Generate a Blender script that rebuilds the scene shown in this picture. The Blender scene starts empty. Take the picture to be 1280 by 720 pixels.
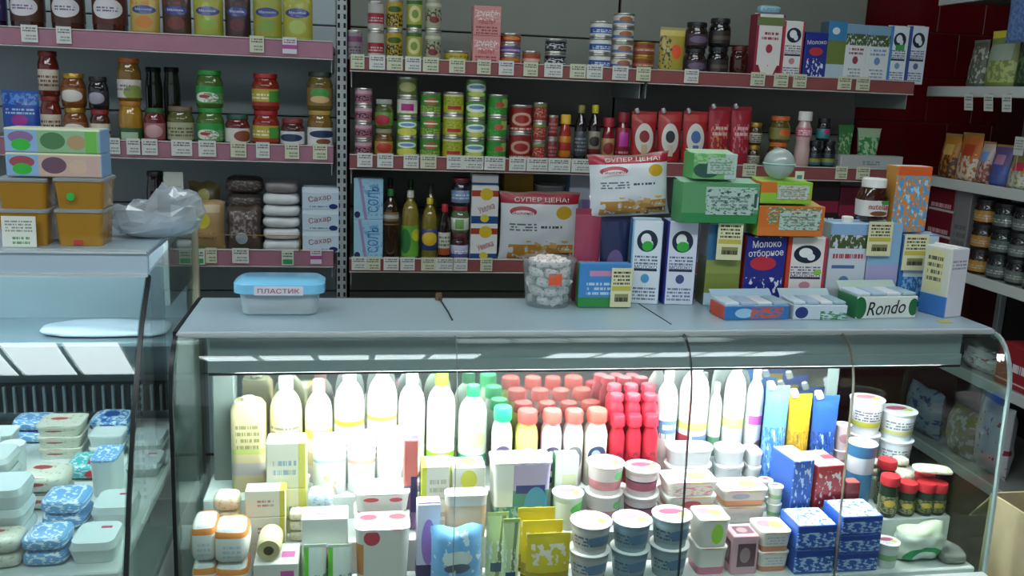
import bpy, math, random
from math import sin, cos, pi, radians, sqrt
from mathutils import Vector, Matrix, noise
random.seed(7)
S = bpy.context.scene
COL = S.collection

# ------------------------------------------------------------------ camera, world, exposure
YAW, PITCH, ROLL, FPX, EYE = radians(9.85), radians(12.1), radians(2.3), 1150.0, 1.65
fwd = Vector((sin(YAW)*cos(PITCH), cos(YAW)*cos(PITCH), -sin(PITCH)))
rt0 = Vector((cos(YAW), -sin(YAW), 0)); dn0 = fwd.cross(rt0)
RT = rt0*cos(ROLL) - dn0*sin(ROLL); DN = rt0*sin(ROLL) + dn0*cos(ROLL)
cam = bpy.data.cameras.new('camera'); camo = bpy.data.objects.new('camera', cam); COL.objects.link(camo)
cam.sensor_width = 36; cam.lens = 36*FPX/1280; cam.clip_start = .05
mw = Matrix((RT, -DN, -fwd)).transposed().to_4x4(); mw.translation = (0, 0, EYE); camo.matrix_world = mw
S.camera = camo
def ray(px, py): return RT*((px-640)/FPX) + DN*((py-360)/FPX) + fwd
def atY(px, py, y): d = ray(px, py); return Vector((0, 0, EYE)) + d*(y/d.y)
def atZ(px, py, z): d = ray(px, py); return Vector((0, 0, EYE)) + d*((z-EYE)/d.z)
def atX(px, py, x): d = ray(px, py); return Vector((0, 0, EYE)) + d*(x/d.x)

w = bpy.data.worlds.new('world'); S.world = w; w.use_nodes = True
w.node_tree.nodes['Background'].inputs[0].default_value = (.80, .92, 1.0, 1)
w.node_tree.nodes['Background'].inputs[1].default_value = .40
vs = S.view_settings; vs.view_transform = 'Standard'; vs.look = 'None'; vs.gamma = 1; vs.use_curve_mapping = False
vs.exposure = 0.35

# ------------------------------------------------------------------ materials
def lin(h):
    h = h.lstrip('#'); o = []
    for i in (0, 2, 4):
        c = int(h[i:i+2], 16)/255; o.append(c/12.92 if c <= .04045 else ((c+.055)/1.055)**2.4)
    return (*o, 1)
MC = {}
def mat(name, col='808080', rough=.5, metal=0, emit=0, coat=0, layers=None, spec=.5, mottle=0, mscale=30):
    """procedural material; layers = flat print drawn from nodes in the UV space of the piece"""
    if name in MC: return MC[name]
    m = bpy.data.materials.new(name); MC[name] = m; m.use_nodes = True
    nt = m.node_tree; N, L = nt.nodes, nt.links; b = N['Principled BSDF']
    b.inputs['Base Color'].default_value = lin(col); b.inputs['Roughness'].default_value = rough
    b.inputs['Metallic'].default_value = metal; b.inputs['Specular IOR Level'].default_value = spec
    b.inputs['Coat Weight'].default_value = coat
    if emit: b.inputs['Emission Color'].default_value = lin(col); b.inputs['Emission Strength'].default_value = emit
    cur = None
    if layers or mottle:
        rgb = N.new('ShaderNodeRGB'); rgb.outputs[0].default_value = lin(col); cur = rgb.outputs[0]
    def M(op, a, b_=None):
        n = N.new('ShaderNodeMath'); n.operation = op
        for i, v in enumerate((a, b_)):
            if v is None: continue
            if isinstance(v, (int, float)): n.inputs[i].default_value = v
            else: L.new(v, n.inputs[i])
        return n.outputs[0]
    def mixc(fac, c):
        nonlocal cur
        n = N.new('ShaderNodeMix'); n.data_type = 'RGBA'
        L.new(fac, n.inputs[0]); L.new(cur, n.inputs[6])
        n.inputs[7].default_value = lin(c); cur = n.outputs[2]
    if layers:
        uvn = N.new('ShaderNodeUVMap'); sx = N.new('ShaderNodeSeparateXYZ'); L.new(uvn.outputs[0], sx.inputs[0])
        U, V = sx.outputs[0], sx.outputs[1]
        def rect(u0, u1, v0, v1):
            a = M('LESS_THAN', M('ABSOLUTE', M('SUBTRACT', U, (u0+u1)/2)), abs(u1-u0)/2)
            c = M('LESS_THAN', M('ABSOLUTE', M('SUBTRACT', V, (v0+v1)/2)), abs(v1-v0)/2)
            return M('MULTIPLY', a, c)
        for ly in layers:
            k = ly[0]
            if k == 'r': mixc(rect(*ly[1:5]), ly[5])
            elif k == 'e':
                _, cu, cv, ru, rv, c = ly
                a = M('POWER', M('DIVIDE', M('ABSOLUTE', M('SUBTRACT', U, cu)), ru), 2)
                d = M('POWER', M('DIVIDE', M('ABSOLUTE', M('SUBTRACT', V, cv)), rv), 2)
                mixc(M('LESS_THAN', M('ADD', a, d), 1), c)
            elif k == 't':                      # rows of small print
                _, u0, u1, v0, v1, n_, c = ly
                q = M('MULTIPLY', M('SUBTRACT', V, v0), n_/(v1-v0))
                row = M('LESS_THAN', M('FRACT', q), .55)
                cb = N.new('ShaderNodeCombineXYZ'); L.new(M('MULTIPLY', U, 26), cb.inputs[0]); L.new(M('MULTIPLY', M('FLOOR', q), 3.7), cb.inputs[1])
                nz = N.new('ShaderNodeTexNoise'); nz.inputs['Scale'].default_value = 1; nz.inputs['Detail'].default_value = 0
                L.new(cb.outputs[0], nz.inputs[0])
                mixc(M('MULTIPLY', M('MULTIPLY', rect(u0, u1, v0, v1), row), M('GREATER_THAN', nz.outputs[0], .44)), c)
            elif k == 'n':                      # blotches of a printed picture
                _, u0, u1, v0, v1, sc, th, c = ly
                nz = N.new('ShaderNodeTexNoise'); nz.inputs['Scale'].default_value = sc*1.7; nz.inputs['Detail'].default_value = 3
                L.new(uvn.outputs[0], nz.inputs[0])
                mixc(M('MULTIPLY', rect(u0, u1, v0, v1), M('GREATER_THAN', nz.outputs[0], th)), c)
            elif k == 'd':                      # diagonal stripe u = a + b*v
                _, a0, bb, hw, c = ly
                mixc(M('LESS_THAN', M('ABSOLUTE', M('SUBTRACT', U, M('ADD', M('MULTIPLY', V, bb), a0))), hw), c)
    if mottle:
        tc = N.new('ShaderNodeTexCoord'); nz = N.new('ShaderNodeTexNoise'); nz.inputs['Scale'].default_value = mscale; nz.inputs['Detail'].default_value = 4
        L.new(tc.outputs['Object'], nz.inputs[0])
        mr = N.new('ShaderNodeMapRange'); mr.inputs[1].default_value = .3; mr.inputs[2].default_value = .7; mr.inputs[3].default_value = 1-mottle; mr.inputs[4].default_value = 1+mottle*.4
        L.new(nz.outputs[0], mr.inputs[0])
        vm = N.new('ShaderNodeVectorMath'); vm.operation = 'SCALE'; L.new(cur, vm.inputs[0]); L.new(mr.outputs[0], vm.inputs['Scale']); cur = vm.outputs[0]
    if cur is not None: L.new(cur, b.inputs['Base Color'])
    return m
def glassm(name, tint='eef6f4', base=.045, rough=0.0, haze=0):
    if name in MC: return MC[name]
    m = bpy.data.materials.new(name); MC[name] = m; m.use_nodes = True
    nt = m.node_tree; N, L = nt.nodes, nt.links; N.remove(N['Principled BSDF']); out = N['Material Output']
    tr = N.new('ShaderNodeBsdfTransparent'); tr.inputs[0].default_value = lin(tint)
    gl = N.new('ShaderNodeBsdfGlossy'); gl.inputs['Roughness'].default_value = rough
    lw = N.new('ShaderNodeLayerWeight'); lw.inputs[0].default_value = .5
    p = N.new('ShaderNodeMath'); p.operation = 'POWER'; p.inputs[1].default_value = 5; L.new(lw.outputs['Facing'], p.inputs[0])
    a = N.new('ShaderNodeMath'); a.operation = 'MULTIPLY_ADD'; a.inputs[1].default_value = .9; a.inputs[2].default_value = base; L.new(p.outputs[0], a.inputs[0])
    mx = N.new('ShaderNodeMixShader'); L.new(a.outputs[0], mx.inputs[0]); L.new(tr.outputs[0], mx.inputs[1]); L.new(gl.outputs[0], mx.inputs[2])
    last = mx.outputs[0]
    if haze:
        df = N.new('ShaderNodeBsdfDiffuse'); df.inputs[0].default_value = lin('dfe8ea'); m2 = N.new('ShaderNodeMixShader'); m2.inputs[0].default_value = haze
        L.new(last, m2.inputs[1]); L.new(df.outputs[0], m2.inputs[2]); last = m2.outputs[0]
    L.new(last, out.inputs[0]); return m
def plain(c, rough=.45, metal=0, coat=0): return mat('plain_%s_%g_%g' % (c, rough, metal), c, rough, metal, coat=coat)
STEEL = mat('brushed_steel', 'aeb6b8', .32, .9, mottle=.12)
TIN = mat('tin_metal', 'c4c2b8', .3, .85)
GLASS = glassm('clear_glass')
CLEAR = glassm('clear_plastic', 'f4f8f8', .06, .12, .12)

# ------------------------------------------------------------------ mesh builders
def mk(name, verts, faces, mats, uvs=None, fm=None, smooth=False, ang=40):
    me = bpy.data.meshes.new(name); me.from_pydata([tuple(v) for v in verts], [], faces)
    for m in (mats if isinstance(mats, (list, tuple)) else [mats]): me.materials.append(m)
    if uvs:
        ul = me.uv_layers.new(name='UVMap'); flat = []
        for f in uvs:
            for q in f: flat += [q[0], q[1]]
        ul.data.foreach_set('uv', flat)
    if fm: me.polygons.foreach_set('material_index', fm)
    if smooth:
        me.polygons.foreach_set('use_smooth', [True]*len(faces)); me.set_sharp_from_angle(angle=radians(ang))
    me.update(); return me
CACHE = {}
def cached(fn):
    def g(*a, **k):
        key = (fn.__name__, tuple(round(x, 4) if isinstance(x, float) else (tuple(x) if isinstance(x, list) else (x.name if hasattr(x, 'name') else x)) for x in a),
               tuple((q, round(v, 4) if isinstance(v, float) else (tuple(v) if isinstance(v, list) else (v.name if hasattr(v, 'name') else v))) for q, v in sorted(k.items())))
        if key not in CACHE: CACHE[key] = fn(*a, **k)
        return CACHE[key]
    return g
@cached
def lathe(prof, m, seg=20, ry=1.0):
    prof = list(prof); V, F, UV = [], [], []; z0 = min(p[1] for p in prof); z1 = max(p[1] for p in prof); dz = max(z1-z0, 1e-6)
    for i in range(seg):
        a = 2*pi*i/seg
        for r, z in prof: V.append((r*sin(a), -r*cos(a)*ry, z))
    n = len(prof)
    for i in range(seg):
        j = (i+1) % seg; u0 = ((i/seg*2+1) % 2) - 1 + .5; u1 = u0 + 2/seg
        for k in range(n-1):
            v0, v1 = (prof[k][1]-z0)/dz, (prof[k+1][1]-z0)/dz
            a, b, c, d = i*n+k, j*n+k, j*n+k+1, i*n+k+1
            if prof[k][0] < 1e-6: F.append((a, c, d)); UV.append(((u0, v0), (u1, v1), (u0, v1)))
            elif prof[k+1][0] < 1e-6: F.append((a, b, d)); UV.append(((u0, v0), (u1, v0), (u0, v1)))
            else: F.append((a, b, c, d)); UV.append(((u0, v0), (u1, v0), (u1, v1), (u0, v1)))
    if dz < .004:
        R_ = max(p[0] for p in prof); UV = [[(V[t][0]/R_/2+.5, V[t][1]/R_/2+.5) for t in f] for f in F]
    return mk('lathe', V, F, m, UV, smooth=True)
@cached
def box(w, d, h, mats, bev=.0015):
    """chamfered box, base at z=0; material slots: front/back, sides, top/bottom"""
    mats = list(MC[x] if isinstance(x, str) else x for x in (mats if isinstance(mats, (list, tuple)) else [mats]))
    b = min(bev, w*.3, d*.3, h*.3); X, Y, Z = w/2, d/2, h/2; V = []; id_ = {}
    for sx in (-1, 1):
        for sy in (-1, 1):
            for sz in (-1, 1):
                for ax in range(3):
                    p = [sx*(X-b), sy*(Y-b), sz*(Z-b)]; p[ax] = (sx*X, sy*Y, sz*Z)[ax]
                    id_[(sx, sy, sz, ax)] = len(V); V.append((p[0], p[1], p[2]+Z))
    F, FM = [], []
    def add(ks, nrm):
        idx = [id_[k] for k in ks]; c = [Vector(V[i]) for i in idx]
        if (c[1]-c[0]).cross(c[2]-c[0]).dot(Vector(nrm)) < 0: idx.reverse()
        F.append(tuple(idx)); a = max(range(3), key=lambda q: (abs(nrm[q]), q == 1)); FM.append(min((1, 0, 2)[a], len(mats)-1))
    for ax in range(3):
        o = [q for q in range(3) if q != ax]
        for s in (-1, 1):
            ks = []
            for t in ((-1, -1), (1, -1), (1, 1), (-1, 1)):
                k = [0, 0, 0]; k[ax] = s; k[o[0]] = t[0]; k[o[1]] = t[1]; ks.append((*k, ax))
            n = [0, 0, 0]; n[ax] = s; add(ks, n)
    for ax in range(3):
        o = [q for q in range(3) if q != ax]
        for s0 in (-1, 1):
            for s1 in (-1, 1):
                def kk(t, a): k = [0, 0, 0]; k[ax] = t; k[o[0]] = s0; k[o[1]] = s1; return (*k, a)
                n = [0, 0, 0]; n[o[0]] = s0; n[o[1]] = s1
                add([kk(-1, o[0]), kk(1, o[0]), kk(1, o[1]), kk(-1, o[1])], n)
    for sx in (-1, 1):
        for sy in (-1, 1):
            for sz in (-1, 1): add([(sx, sy, sz, 0), (sx, sy, sz, 1), (sx, sy, sz, 2)], (sx, sy, sz))
    UV = []
    for f, m_ in zip(F, FM):
        c = [V[i] for i in f]; nv = (Vector(c[1])-Vector(c[0])).cross(Vector(c[2])-Vector(c[0])); a = max(range(3), key=lambda q: abs(nv[q]))
        if a == 1: UV.append([(p[0]/w+.5, p[2]/h) for p in c])
        elif a == 0: UV.append([(p[1]/d+.5, p[2]/h) for p in c])
        else: UV.append([(p[0]/w+.5, p[1]/d+.5) for p in c])
    return mk('box', V, F, mats, UV, FM)
@cached
def loft(rings, m, seg=6, closed=True):
    """stack of rounded rectangles (w, d, z, corner radius)"""
    V, F, UV = [], [], []; pts = []
    zs = [r[2] for r in rings]; z0, z1 = min(zs), max(zs); dz = max(z1-z0, 1e-6)
    W = max(r[0] for r in rings)
    for w_, d_, z, rad in rings:
        rad = min(rad, w_*.499, d_*.499); ring = []
        for cx, cy, a0 in ((1, 1, 0), (-1, 1, pi/2), (-1, -1, pi), (1, -1, 3*pi/2)):
            for k in range(seg):
                a = a0 + pi/2*k/(seg-1); ring.append((cx*(w_/2-rad)+rad*cos(a), cy*(d_/2-rad)+rad*sin(a), z))
        pts.append(ring)
    n = len(pts[0])
    for r in pts: V += r
    for i in range(len(rings)-1):
        for k in range(n):
            q = (k+1) % n; f = (i*n+k, i*n+q, (i+1)*n+q, (i+1)*n+k); F.append(f)
            UV.append([(V[t][0]/W+.5, (V[t][2]-z0)/dz) for t in f])
    if closed:
        D = max(r[1] for r in rings)
        for i, rev in ((0, True), (len(rings)-1, False)):
            f = list(range(i*n, i*n+n)); f = f[::-1] if rev else f; F.append(tuple(f)); UV.append([(V[t][0]/W+.5, V[t][1]/D+.5) for t in f])
    return mk('loft', V, F, m, UV, smooth=True)
@cached
def pouch(w_, h, d, m, kind='doy', seed=1, wr=.002, nx=14, nz=16, taper=0.0):
    """stand-up pouch (doy) or pillow bag: two bulged sheets sealed round the rim"""
    V, F, UV = [], [], []; mats = m
    def th(u, v):
        a = max(0, 1-abs(2*u-1)**2.6)**.55
        g = (1-v**2.2)**.9 if kind == 'doy' else max(0, 1-abs(2*v-1)**3.0)**.6
        if kind == 'doy' and v < .06: g *= .8+.2*v/.06
        return a*g*d/2
    for s in (-1, 1):
        for j in range(nz+1):
            for i in range(nx+1):
                u, v = i/nx, j/nz; t = th(u, v)
                wx = (u-.5)*w_*(1-taper*v)*(1-.06*(1-abs(2*v-1)**4 if kind != 'doy' else 0))
                q = noise.noise((u*5+seed*3.1, v*5, s*7.3))*wr*(1 if t > 1e-5 else 0)
                V.append((wx, s*t+q, v*h+noise.noise((u*3, seed*5.7, 1))*wr*1.5*(v > .9)))
    n = nx+1; off = n*(nz+1)
    for s, o in ((-1, 0), (1, off)):
        for j in range(nz):
            for i in range(nx):
                f = [o+j*n+i, o+j*n+i+1, o+(j+1)*n+i+1, o+(j+1)*n+i]
                uv = [(i/nx, j/nz), ((i+1)/nx, j/nz), ((i+1)/nx, (j+1)/nz), (i/nx, (j+1)/nz)]
                if s > 0: f.reverse(); uv.reverse()
                F.append(tuple(f)); UV.append(uv)
    if kind == 'doy':                       # gusset base
        for i in range(nx):
            F.append((i, off+i, off+i+1, i+1)); UV.append([(i/nx, 0)]*4)
    return mk('pouch', V, F, mats, UV, smooth=True, ang=60)
@cached
def pillow(w_, d, h, m, seed=1, wr=.004, e=.45, seg=20, rows=10):
    """soft packet lying flat: superellipsoid with creases, base at z=0"""
    V, F, UV = [], [], []
    def sp(c, p): return math.copysign(abs(c)**p, c)
    for j in range(rows+1):
        ph = -pi/2+pi*j/rows
        for i in range(seg):
            a = 2*pi*i/seg; x, y, z = sp(cos(ph), .5)*sp(cos(a), e)*w_/2, sp(cos(ph), .5)*sp(sin(a), e)*d/2, sp(sin(ph), .6)*h/2
            k = noise.noise((x*18+seed*4.3, y*18, z*25+seed))*wr
            V.append((x+k, y+k*.7, max(0, z+h/2+k*(1 if j > rows*.3 else 0))))
    for j in range(rows):
        for i in range(seg):
            q = (i+1) % seg; f = (j*seg+i, j*seg+q, (j+1)*seg+q, (j+1)*seg+i); F.append(f)
            UV.append([(V[t][0]/w_+.5, V[t][2]/h) if abs(V[t][2]-h/2) < h*.42 else (V[t][0]/w_+.5, V[t][1]/d+.5) for t in f])
    return mk('pillow', V, F, m, UV, smooth=True, ang=70)
@cached
def strip(prof, x0, x1, th, m):
    """sheet of thickness th following a (y,z) profile, extruded along x"""
    n = len(prof); V, F = [], []; nor = []
    for i in range(n):
        a = Vector(prof[max(i-1, 0)]); b = Vector(prof[min(i+1, n-1)]); t = (b-a).normalized(); nor.append(Vector((-t.y, t.x)))
    for x in (x0, x1):
        for s in (0, 1):
            for p, q in zip(prof, nor): V.append((x, p[0]+q.x*th*s, p[1]+q.y*th*s))
    A, B, C_, D_ = 0, n, 2*n, 3*n
    for i in range(n-1):
        F += [(A+i, C_+i, C_+i+1, A+i+1), (B+i, B+i+1, D_+i+1, D_+i), (A+i, A+i+1, B+i+1, B+i), (C_+i, D_+i, D_+i+1, C_+i+1)]
    F += [(A, B, D_, C_), (A+n-1, C_+n-1, D_+n-1, B+n-1)]
    me = mk('strip', V, F, m, smooth=True, ang=35)
    return me
@cached
def tubem(pts, r, m, seg=8):
    V, F = [], []; P = [Vector(p) for p in pts]
    for i, p in enumerate(P):
        t = (P[min(i+1, len(P)-1)]-P[max(i-1, 0)]).normalized(); a = t.orthogonal().normalized(); b = t.cross(a)
        if i and (a.dot(pa)) < 0: a, b = -a, -b
        pa = a
        for k in range(seg): q = 2*pi*k/seg; V.append(p+(a*cos(q)+b*sin(q))*r)
    for i in range(len(P)-1):
        for k in range(seg): F.append((i*seg+k, i*seg+(k+1) % seg, (i+1)*seg+(k+1) % seg, (i+1)*seg+k))
    F += [tuple(range(seg))[::-1], tuple(range((len(P)-1)*seg, len(P)*seg))]
    return mk('tube', V, F, m, smooth=True, ang=60)
FC = {}
def text(s, width, m, height=None, tilt=0, shear=0, curve_r=None):
    """lettering in the XZ plane facing -Y, centred, fitted to width (and height)"""
    if s not in FC:
        c = bpy.data.curves.new('t', 'FONT'); c.body = s; c.resolution_u = 3; c.extrude = .004; c.align_x = 'CENTER'
        o = bpy.data.objects.new('t', c); COL.objects.link(o); dg = bpy.context.evaluated_depsgraph_get(); dg.update()
        me = bpy.data.meshes.new_from_object(o.evaluated_get(dg)); FC[s] = ([v.co.copy() for v in me.vertices], [tuple(p.vertices) for p in me.polygons])
        bpy.data.objects.remove(o); bpy.data.meshes.remove(me)
    vs_, fs = FC[s]
    xs = [v.x for v in vs_]; ys = [v.y for v in vs_]; cx, cy = (min(xs)+max(xs))/2, (min(ys)+max(ys))/2
    k = width/(max(xs)-min(xs)); kz = k if not height else height/(max(ys)-min(ys)); V = []
    for v in vs_:
        x, z = (v.x-cx)*k, (v.y-cy)*kz; x += z*shear
        x, z = x*cos(tilt)-z*sin(tilt), x*sin(tilt)+z*cos(tilt); y = -v.z*.06
        if curve_r: a = x/curve_r; V.append((curve_r*sin(a), curve_r*(1-cos(a))+y, z))
        else: V.append((x, y, z))
    return mk('text', V, fs, m)

# ------------------------------------------------------------------ things and parts
USED = {}
def put(pname, me, parent, loc=(0, 0, 0), rot=None):
    o = bpy.data.objects.new(pname, me); COL.objects.link(o); o.parent = parent; o.location = loc
    if rot: o.rotation_euler = rot
    return o
def tag(o, label, cat, group=None):
    o['label'] = label; o['category'] = cat
    if group: o['group'] = group
    USED.setdefault(label, []).append(group)
    return o
def thing(name, label, cat, loc, parts, rz=0, group=None, rot=None):
    """parts: (name, mesh, offset, rotation, [sub-parts])"""
    e = bpy.data.objects.new(name, None); COL.objects.link(e); e.empty_display_size = .02; e.location = loc
    e.rotation_euler = rot if rot else (0, 0, rz)
    tag(e, label, cat, group)
    def rec(ps, par):
        for p in ps:
            p = tuple(p)+(None,)*5
            o = put(p[0], p[1], par, p[2] or (0, 0, 0), p[3])
            if p[4]: rec(p[4], o)
    rec(parts, e); return e
def single(name, me, label, cat, loc, rot=(0, 0, 0), group=None):
    o = bpy.data.objects.new(name, me); COL.objects.link(o); o.location = loc; o.rotation_euler = rot
    return tag(o, label, cat, group)
def struct(name, me, loc=(0, 0, 0), rot=(0, 0, 0)):
    o = bpy.data.objects.new(name, me); COL.objects.link(o); o.location = loc; o.rotation_euler = rot; o['kind'] = 'structure'; return o
ORD = {1: [''], 2: ['bottom', 'top'], 3: ['bottom', 'middle', 'top'], 4: ['bottom', 'second from bottom', 'third from bottom', 'top'],
       5: ['bottom', 'second from bottom', 'middle', 'second from top', 'top'], 6: ['bottom', 'second from bottom', 'third from bottom', 'third from top', 'second from top', 'top']}

# ------------------------------------------------------------------ product builders (each returns parts, base at z=0, front to -Y)
def can(r, h, lab, rim=None):
    rim = rim or TIN
    return [('tin_body', lathe([(0, .0), (r*.94, 0), (r, .002), (r, .005), (r*.965, .008), (r*.965, h-.008), (r, h-.005), (r, h-.003)], rim)),
            ('wrapper', lathe([(r*.966, .0085), (r*.985, .009), (r*.985, h-.009), (r*.966, h-.0085)], lab)),
            ('tin_lid', lathe([(r, h-.003), (r*.98, h), (r*.93, h), (r*.91, h-.003), (r*.6, h-.0035), (0, h-.003)], rim))]
def jar(r, h, content, lid, lab=None, lidh=.016, vr=(.14, .66), neck=.82):
    hb = h-lidh; z1 = hb*.82
    p = [('glass_body', lathe([(0, 0), (r*.9, 0), (r, .006), (r, z1*.93), (r*.96, z1), (r*neck, hb*.95), (r*neck, hb)], content)),
         ('lid', lathe([(r*neck*.98, hb-.002), (r*neck*1.07, hb), (r*neck*1.07, h-.002), (r*neck*1.03, h), (0, h)], lid))]
    if lab: p.append(('label_wrap', lathe([(r*1.001, hb*vr[0]), (r*1.012, hb*vr[0]+.0005), (r*1.012, hb*vr[1]), (r*1.001, hb*vr[1]+.0005)], lab)))
    return p
def bottle(r, h, body, capm, lab=None, shape='kefir', vr=(.12, .55)):
    if shape == 'kefir': pr = [(0, 0), (r*.88, 0), (r, .008), (r*1., h*.3), (r*.96, h*.34), (r*.96, h*.36), (r, h*.4), (r, h*.66), (r*.97, h*.72), (r*.84, h*.79), (r*.58, h*.845), (r*.42, h*.87), (r*.4, h*.9)]; nk, cz = .42, .88
    elif shape == 'oil': pr = [(0, 0), (r*.9, 0), (r, .006), (r, h*.55), (r*.95, h*.6), (r*.95, h*.68), (r*.7, h*.8), (r*.36, h*.87), (r*.33, h*.92)]; nk, cz = .36, .9
    elif shape == 'soy': pr = [(0, 0), (r*.92, 0), (r, .005), (r, h*.6), (r*.85, h*.7), (r*.45, h*.82), (r*.4, h*.9)]; nk, cz = .48, .86
    elif shape == 'drink': pr = [(0, 0), (r*.92, 0), (r, .004), (r, h*.34), (r*.9, h*.42), (r*.9, h*.48), (r, h*.56), (r*.98, h*.7), (r*.72, h*.8), (r*.68, h*.86)]; nk, cz = .8, .84
    else: pr = [(0, 0), (r*.95, 0), (r, .005), (r, h*.55), (r*.75, h*.72), (r*.6, h*.8), (r*.55, h*.84)]; nk, cz = .75, .8
    c = r*nk
    p = [('bottle_body', lathe(pr, body)), ('cap', lathe([(c*.98, h*cz), (c*1.12, h*cz+.001), (c*1.1, h-.003), (c*.98, h), (0, h)], capm, seg=14))]
    if lab: p.append(('label_wrap', lathe([(r*1.001, h*vr[0]), (r*1.012, h*vr[0]+.0004), (r*1.012, h*vr[1]), (r*1.001, h*vr[1]+.0004)], lab)))
    return p
def carton(w_, d, h, mats, cap=None, brick=True, extra=()):
    p = [('carton_body', box(w_, d, h, mats, .002))]
    if brick: p.append(('top_fold', box(w_*.96, .006, .004, mats[-1], .001), (0, 0, h)))
    if cap: p.append(('screw_cap', lathe([(0, 0), (.014, 0), (.014, .012), (.012, .014), (0, .014)], cap, seg=14), (0, -d*.18, h)))
    return p + list(extra)
def cup(r, h, body, lid, lab=None, taper=.8):
    p = [('cup_body', lathe([(0, 0), (r*taper, 0), (r*(taper+.01), .003), (r*.95, h-.006), (r, h-.004), (r, h-.001)], body)),
         ('foil_lid', lathe([(r*1.0, h-.001), (r*1.03, h), (r*1.03, h+.001), (r*.9, h+.0015), (0, h+.001)], lid))]
    if lab: p.append(('label_wrap', lathe([(r*(taper+.05), h*.2), (r*(taper+.055), h*.2+.0003), (r*.94, h*.82)], lab)))
    return p
def tub(w_, d, h, body, lid, rad=.012, lab=None, taper=.88):
    p = [('tub_body', loft([(w_*taper, d*taper, 0, rad), (w_*.97, d*.97, h-.006, rad)], body)),
         ('tub_lid', loft([(w_*.98, d*.98, h-.0065, rad), (w_, d, h-.006, rad), (w_, d, h-.001, rad), (w_*.95, d*.93, h, rad), (w_*.9, d*.88, h-.001, rad)], lid))]
    if lab: p.append(('sticker', box(w_*.4, .001, h*.5, lab, .0002), (0, -d*(taper+.97)/4-.0028, h*.22)))
    return p

# ================================================================== THE ROOM
FLOORM = mat('floor_tile', '5b5a55', .45, mottle=.2, mscale=6)
struct('floor', box(9, 9, .1, FLOORM), (0, 1.0, -.1))
struct('ceiling', box(9, 9, .1, mat('ceiling_paint', 'b9bcb8', .9, mottle=.05, mscale=3)), (0, 1.0, 3.0))
GROUT = mat('red_grout', '5a2224', .8); TILE = mat('red_glazed_tile', '6e1219', .22, coat=.3, mottle=.12, mscale=5)
wb = struct('wall_back', box(9, .1, 3.0, [GROUT]), (0, 4.0, 0))
tb = box(.226, .008, .194, TILE, .002)
for r in range(5, 15):
    for c in range(8):
        put('tile', tb, wb, (1.55+c*.23+(.115 if r % 2 else 0), -.052, r*.2-.02+.003))
struct('wall_right', box(.1, 9, 3.0, mat('dark_red_paint', '4a1014', .7, mottle=.1, mscale=4)), (3.0, 1.0, 0))

# ceiling light fittings: louvred fluorescent boxes with visible tubes
WHITEP = mat('white_enamel', 'e4e7e4', .4)
DIFF = mat('lit_diffuser', 'f1fbff', emit=9.0); DIFF2 = mat('lit_diffuser_aisle', 'f1fbff', emit=4.0)
def ceiling_light(x, y, lab, m, w_=1.2, d=.56):
    e = thing('ceiling_light', lab, 'light', (x, y, 3.0), [], group='fluorescent fittings on the ceiling')
    put('housing', box(w_, d, .06, WHITEP), e, (0, 0, -.061))
    for k in range(5): put('diffuser_panel', box(w_/5-.03, d-.04, .008, m), e, (-w_/2+w_*(k+.5)/5, 0, -.0695))
    for k in range(4): put('divider_rib', box(.02, d-.03, .016, WHITEP), e, (-w_/2+w_*(k+1)/5, 0, -.0775))
    return e
for i, (x, y) in enumerate(((-1.55, .45), (-.05, .45), (1.45, .45))):
    ceiling_light(x, y, 'white fluorescent ceiling fitting above the shop floor %s' % ('facing the taller counter', 'facing the gap between the counters', 'facing the side shelving')[i], DIFF)
for i, (x, y) in enumerate(((-1.2, 2.45), (1.0, 2.45))):
    ceiling_light(x, y, 'white fluorescent ceiling fitting above the aisle before the %s' % ('jar and sugar shelves', 'milk carton shelves')[i], DIFF2)

# ------------------------------------------------------------------ gondola wall shelving
PANEL = mat('grey_shelf_panel', '85887f', .5, mottle=.06, mscale=4); PANELB = mat('pale_blue_shelf_panel', 'b4c2c6', .5, mottle=.06, mscale=4)
UPR = mat('upright_grey', 'a5adad', .45, .2); HOLE = mat('slot_dark', '101214', .8)
RAILR = mat('red_price_rail', '94504f', .4, mottle=.12, mscale=12); RAILP = mat('pink_price_rail', 'a97486', .4, mottle=.12, mscale=12)
SHELFM = mat('shelf_grey', 'a8aca6', .5)
YF, YB = 3.35, 3.76
def bay(x0, x1, zs, label, rail, panel, lipw=.045):
    e = thing('shelving_bay', label, 'shelving', (0, 0, 0), [])
    z = .12; k = 0
    while z < 2.45:
        put('back_panel', box(x1-x0-.01, .02, .345, panel, .003), e, ((x0+x1)/2, YB+.01, z)); z += .35
    for zz in zs:
        s = put('shelf_board', box(x1-x0-.012, YB-YF-.012, .025, SHELFM, .003), e, ((x0+x1)/2, (YF+YB)/2+.002, zz-.025))
        put('price_rail', box(x1-x0-.012, .012, lipw, rail, .002), s, (0, -(YB-YF)/2+.002-.004, .025-lipw+.008))
        put('rail_edge', box(x1-x0-.012, .014, .004, mat('rail_edge_pale', 'c9c2bb', .35), .001), s, (0, -(YB-YF)/2+.001-.004, .025+.0085))  # pale strips along the top and bottom edges of the rail
        put('rail_edge', box(x1-x0-.012, .014, .004, mat('rail_edge_pale', 'c9c2bb', .35), .001), s, (0, -(YB-YF)/2+.001-.004, .025-lipw+.0035))
        for xx in (x0+.012, x1-.012): put('shelf_bracket', box(.004, YB-YF-.03, .07, UPR, .001), s, (xx-(x0+x1)/2, .01, -.0705))
    put('base_box', box(x1-x0-.012, YB-YF, .11, SHELFM, .003), e, ((x0+x1)/2, (YF+YB)/2, .001))
    return e
ZC = (1.735, 1.395, 1.02); ZL = (1.78, 1.422, 1.047)
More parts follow.
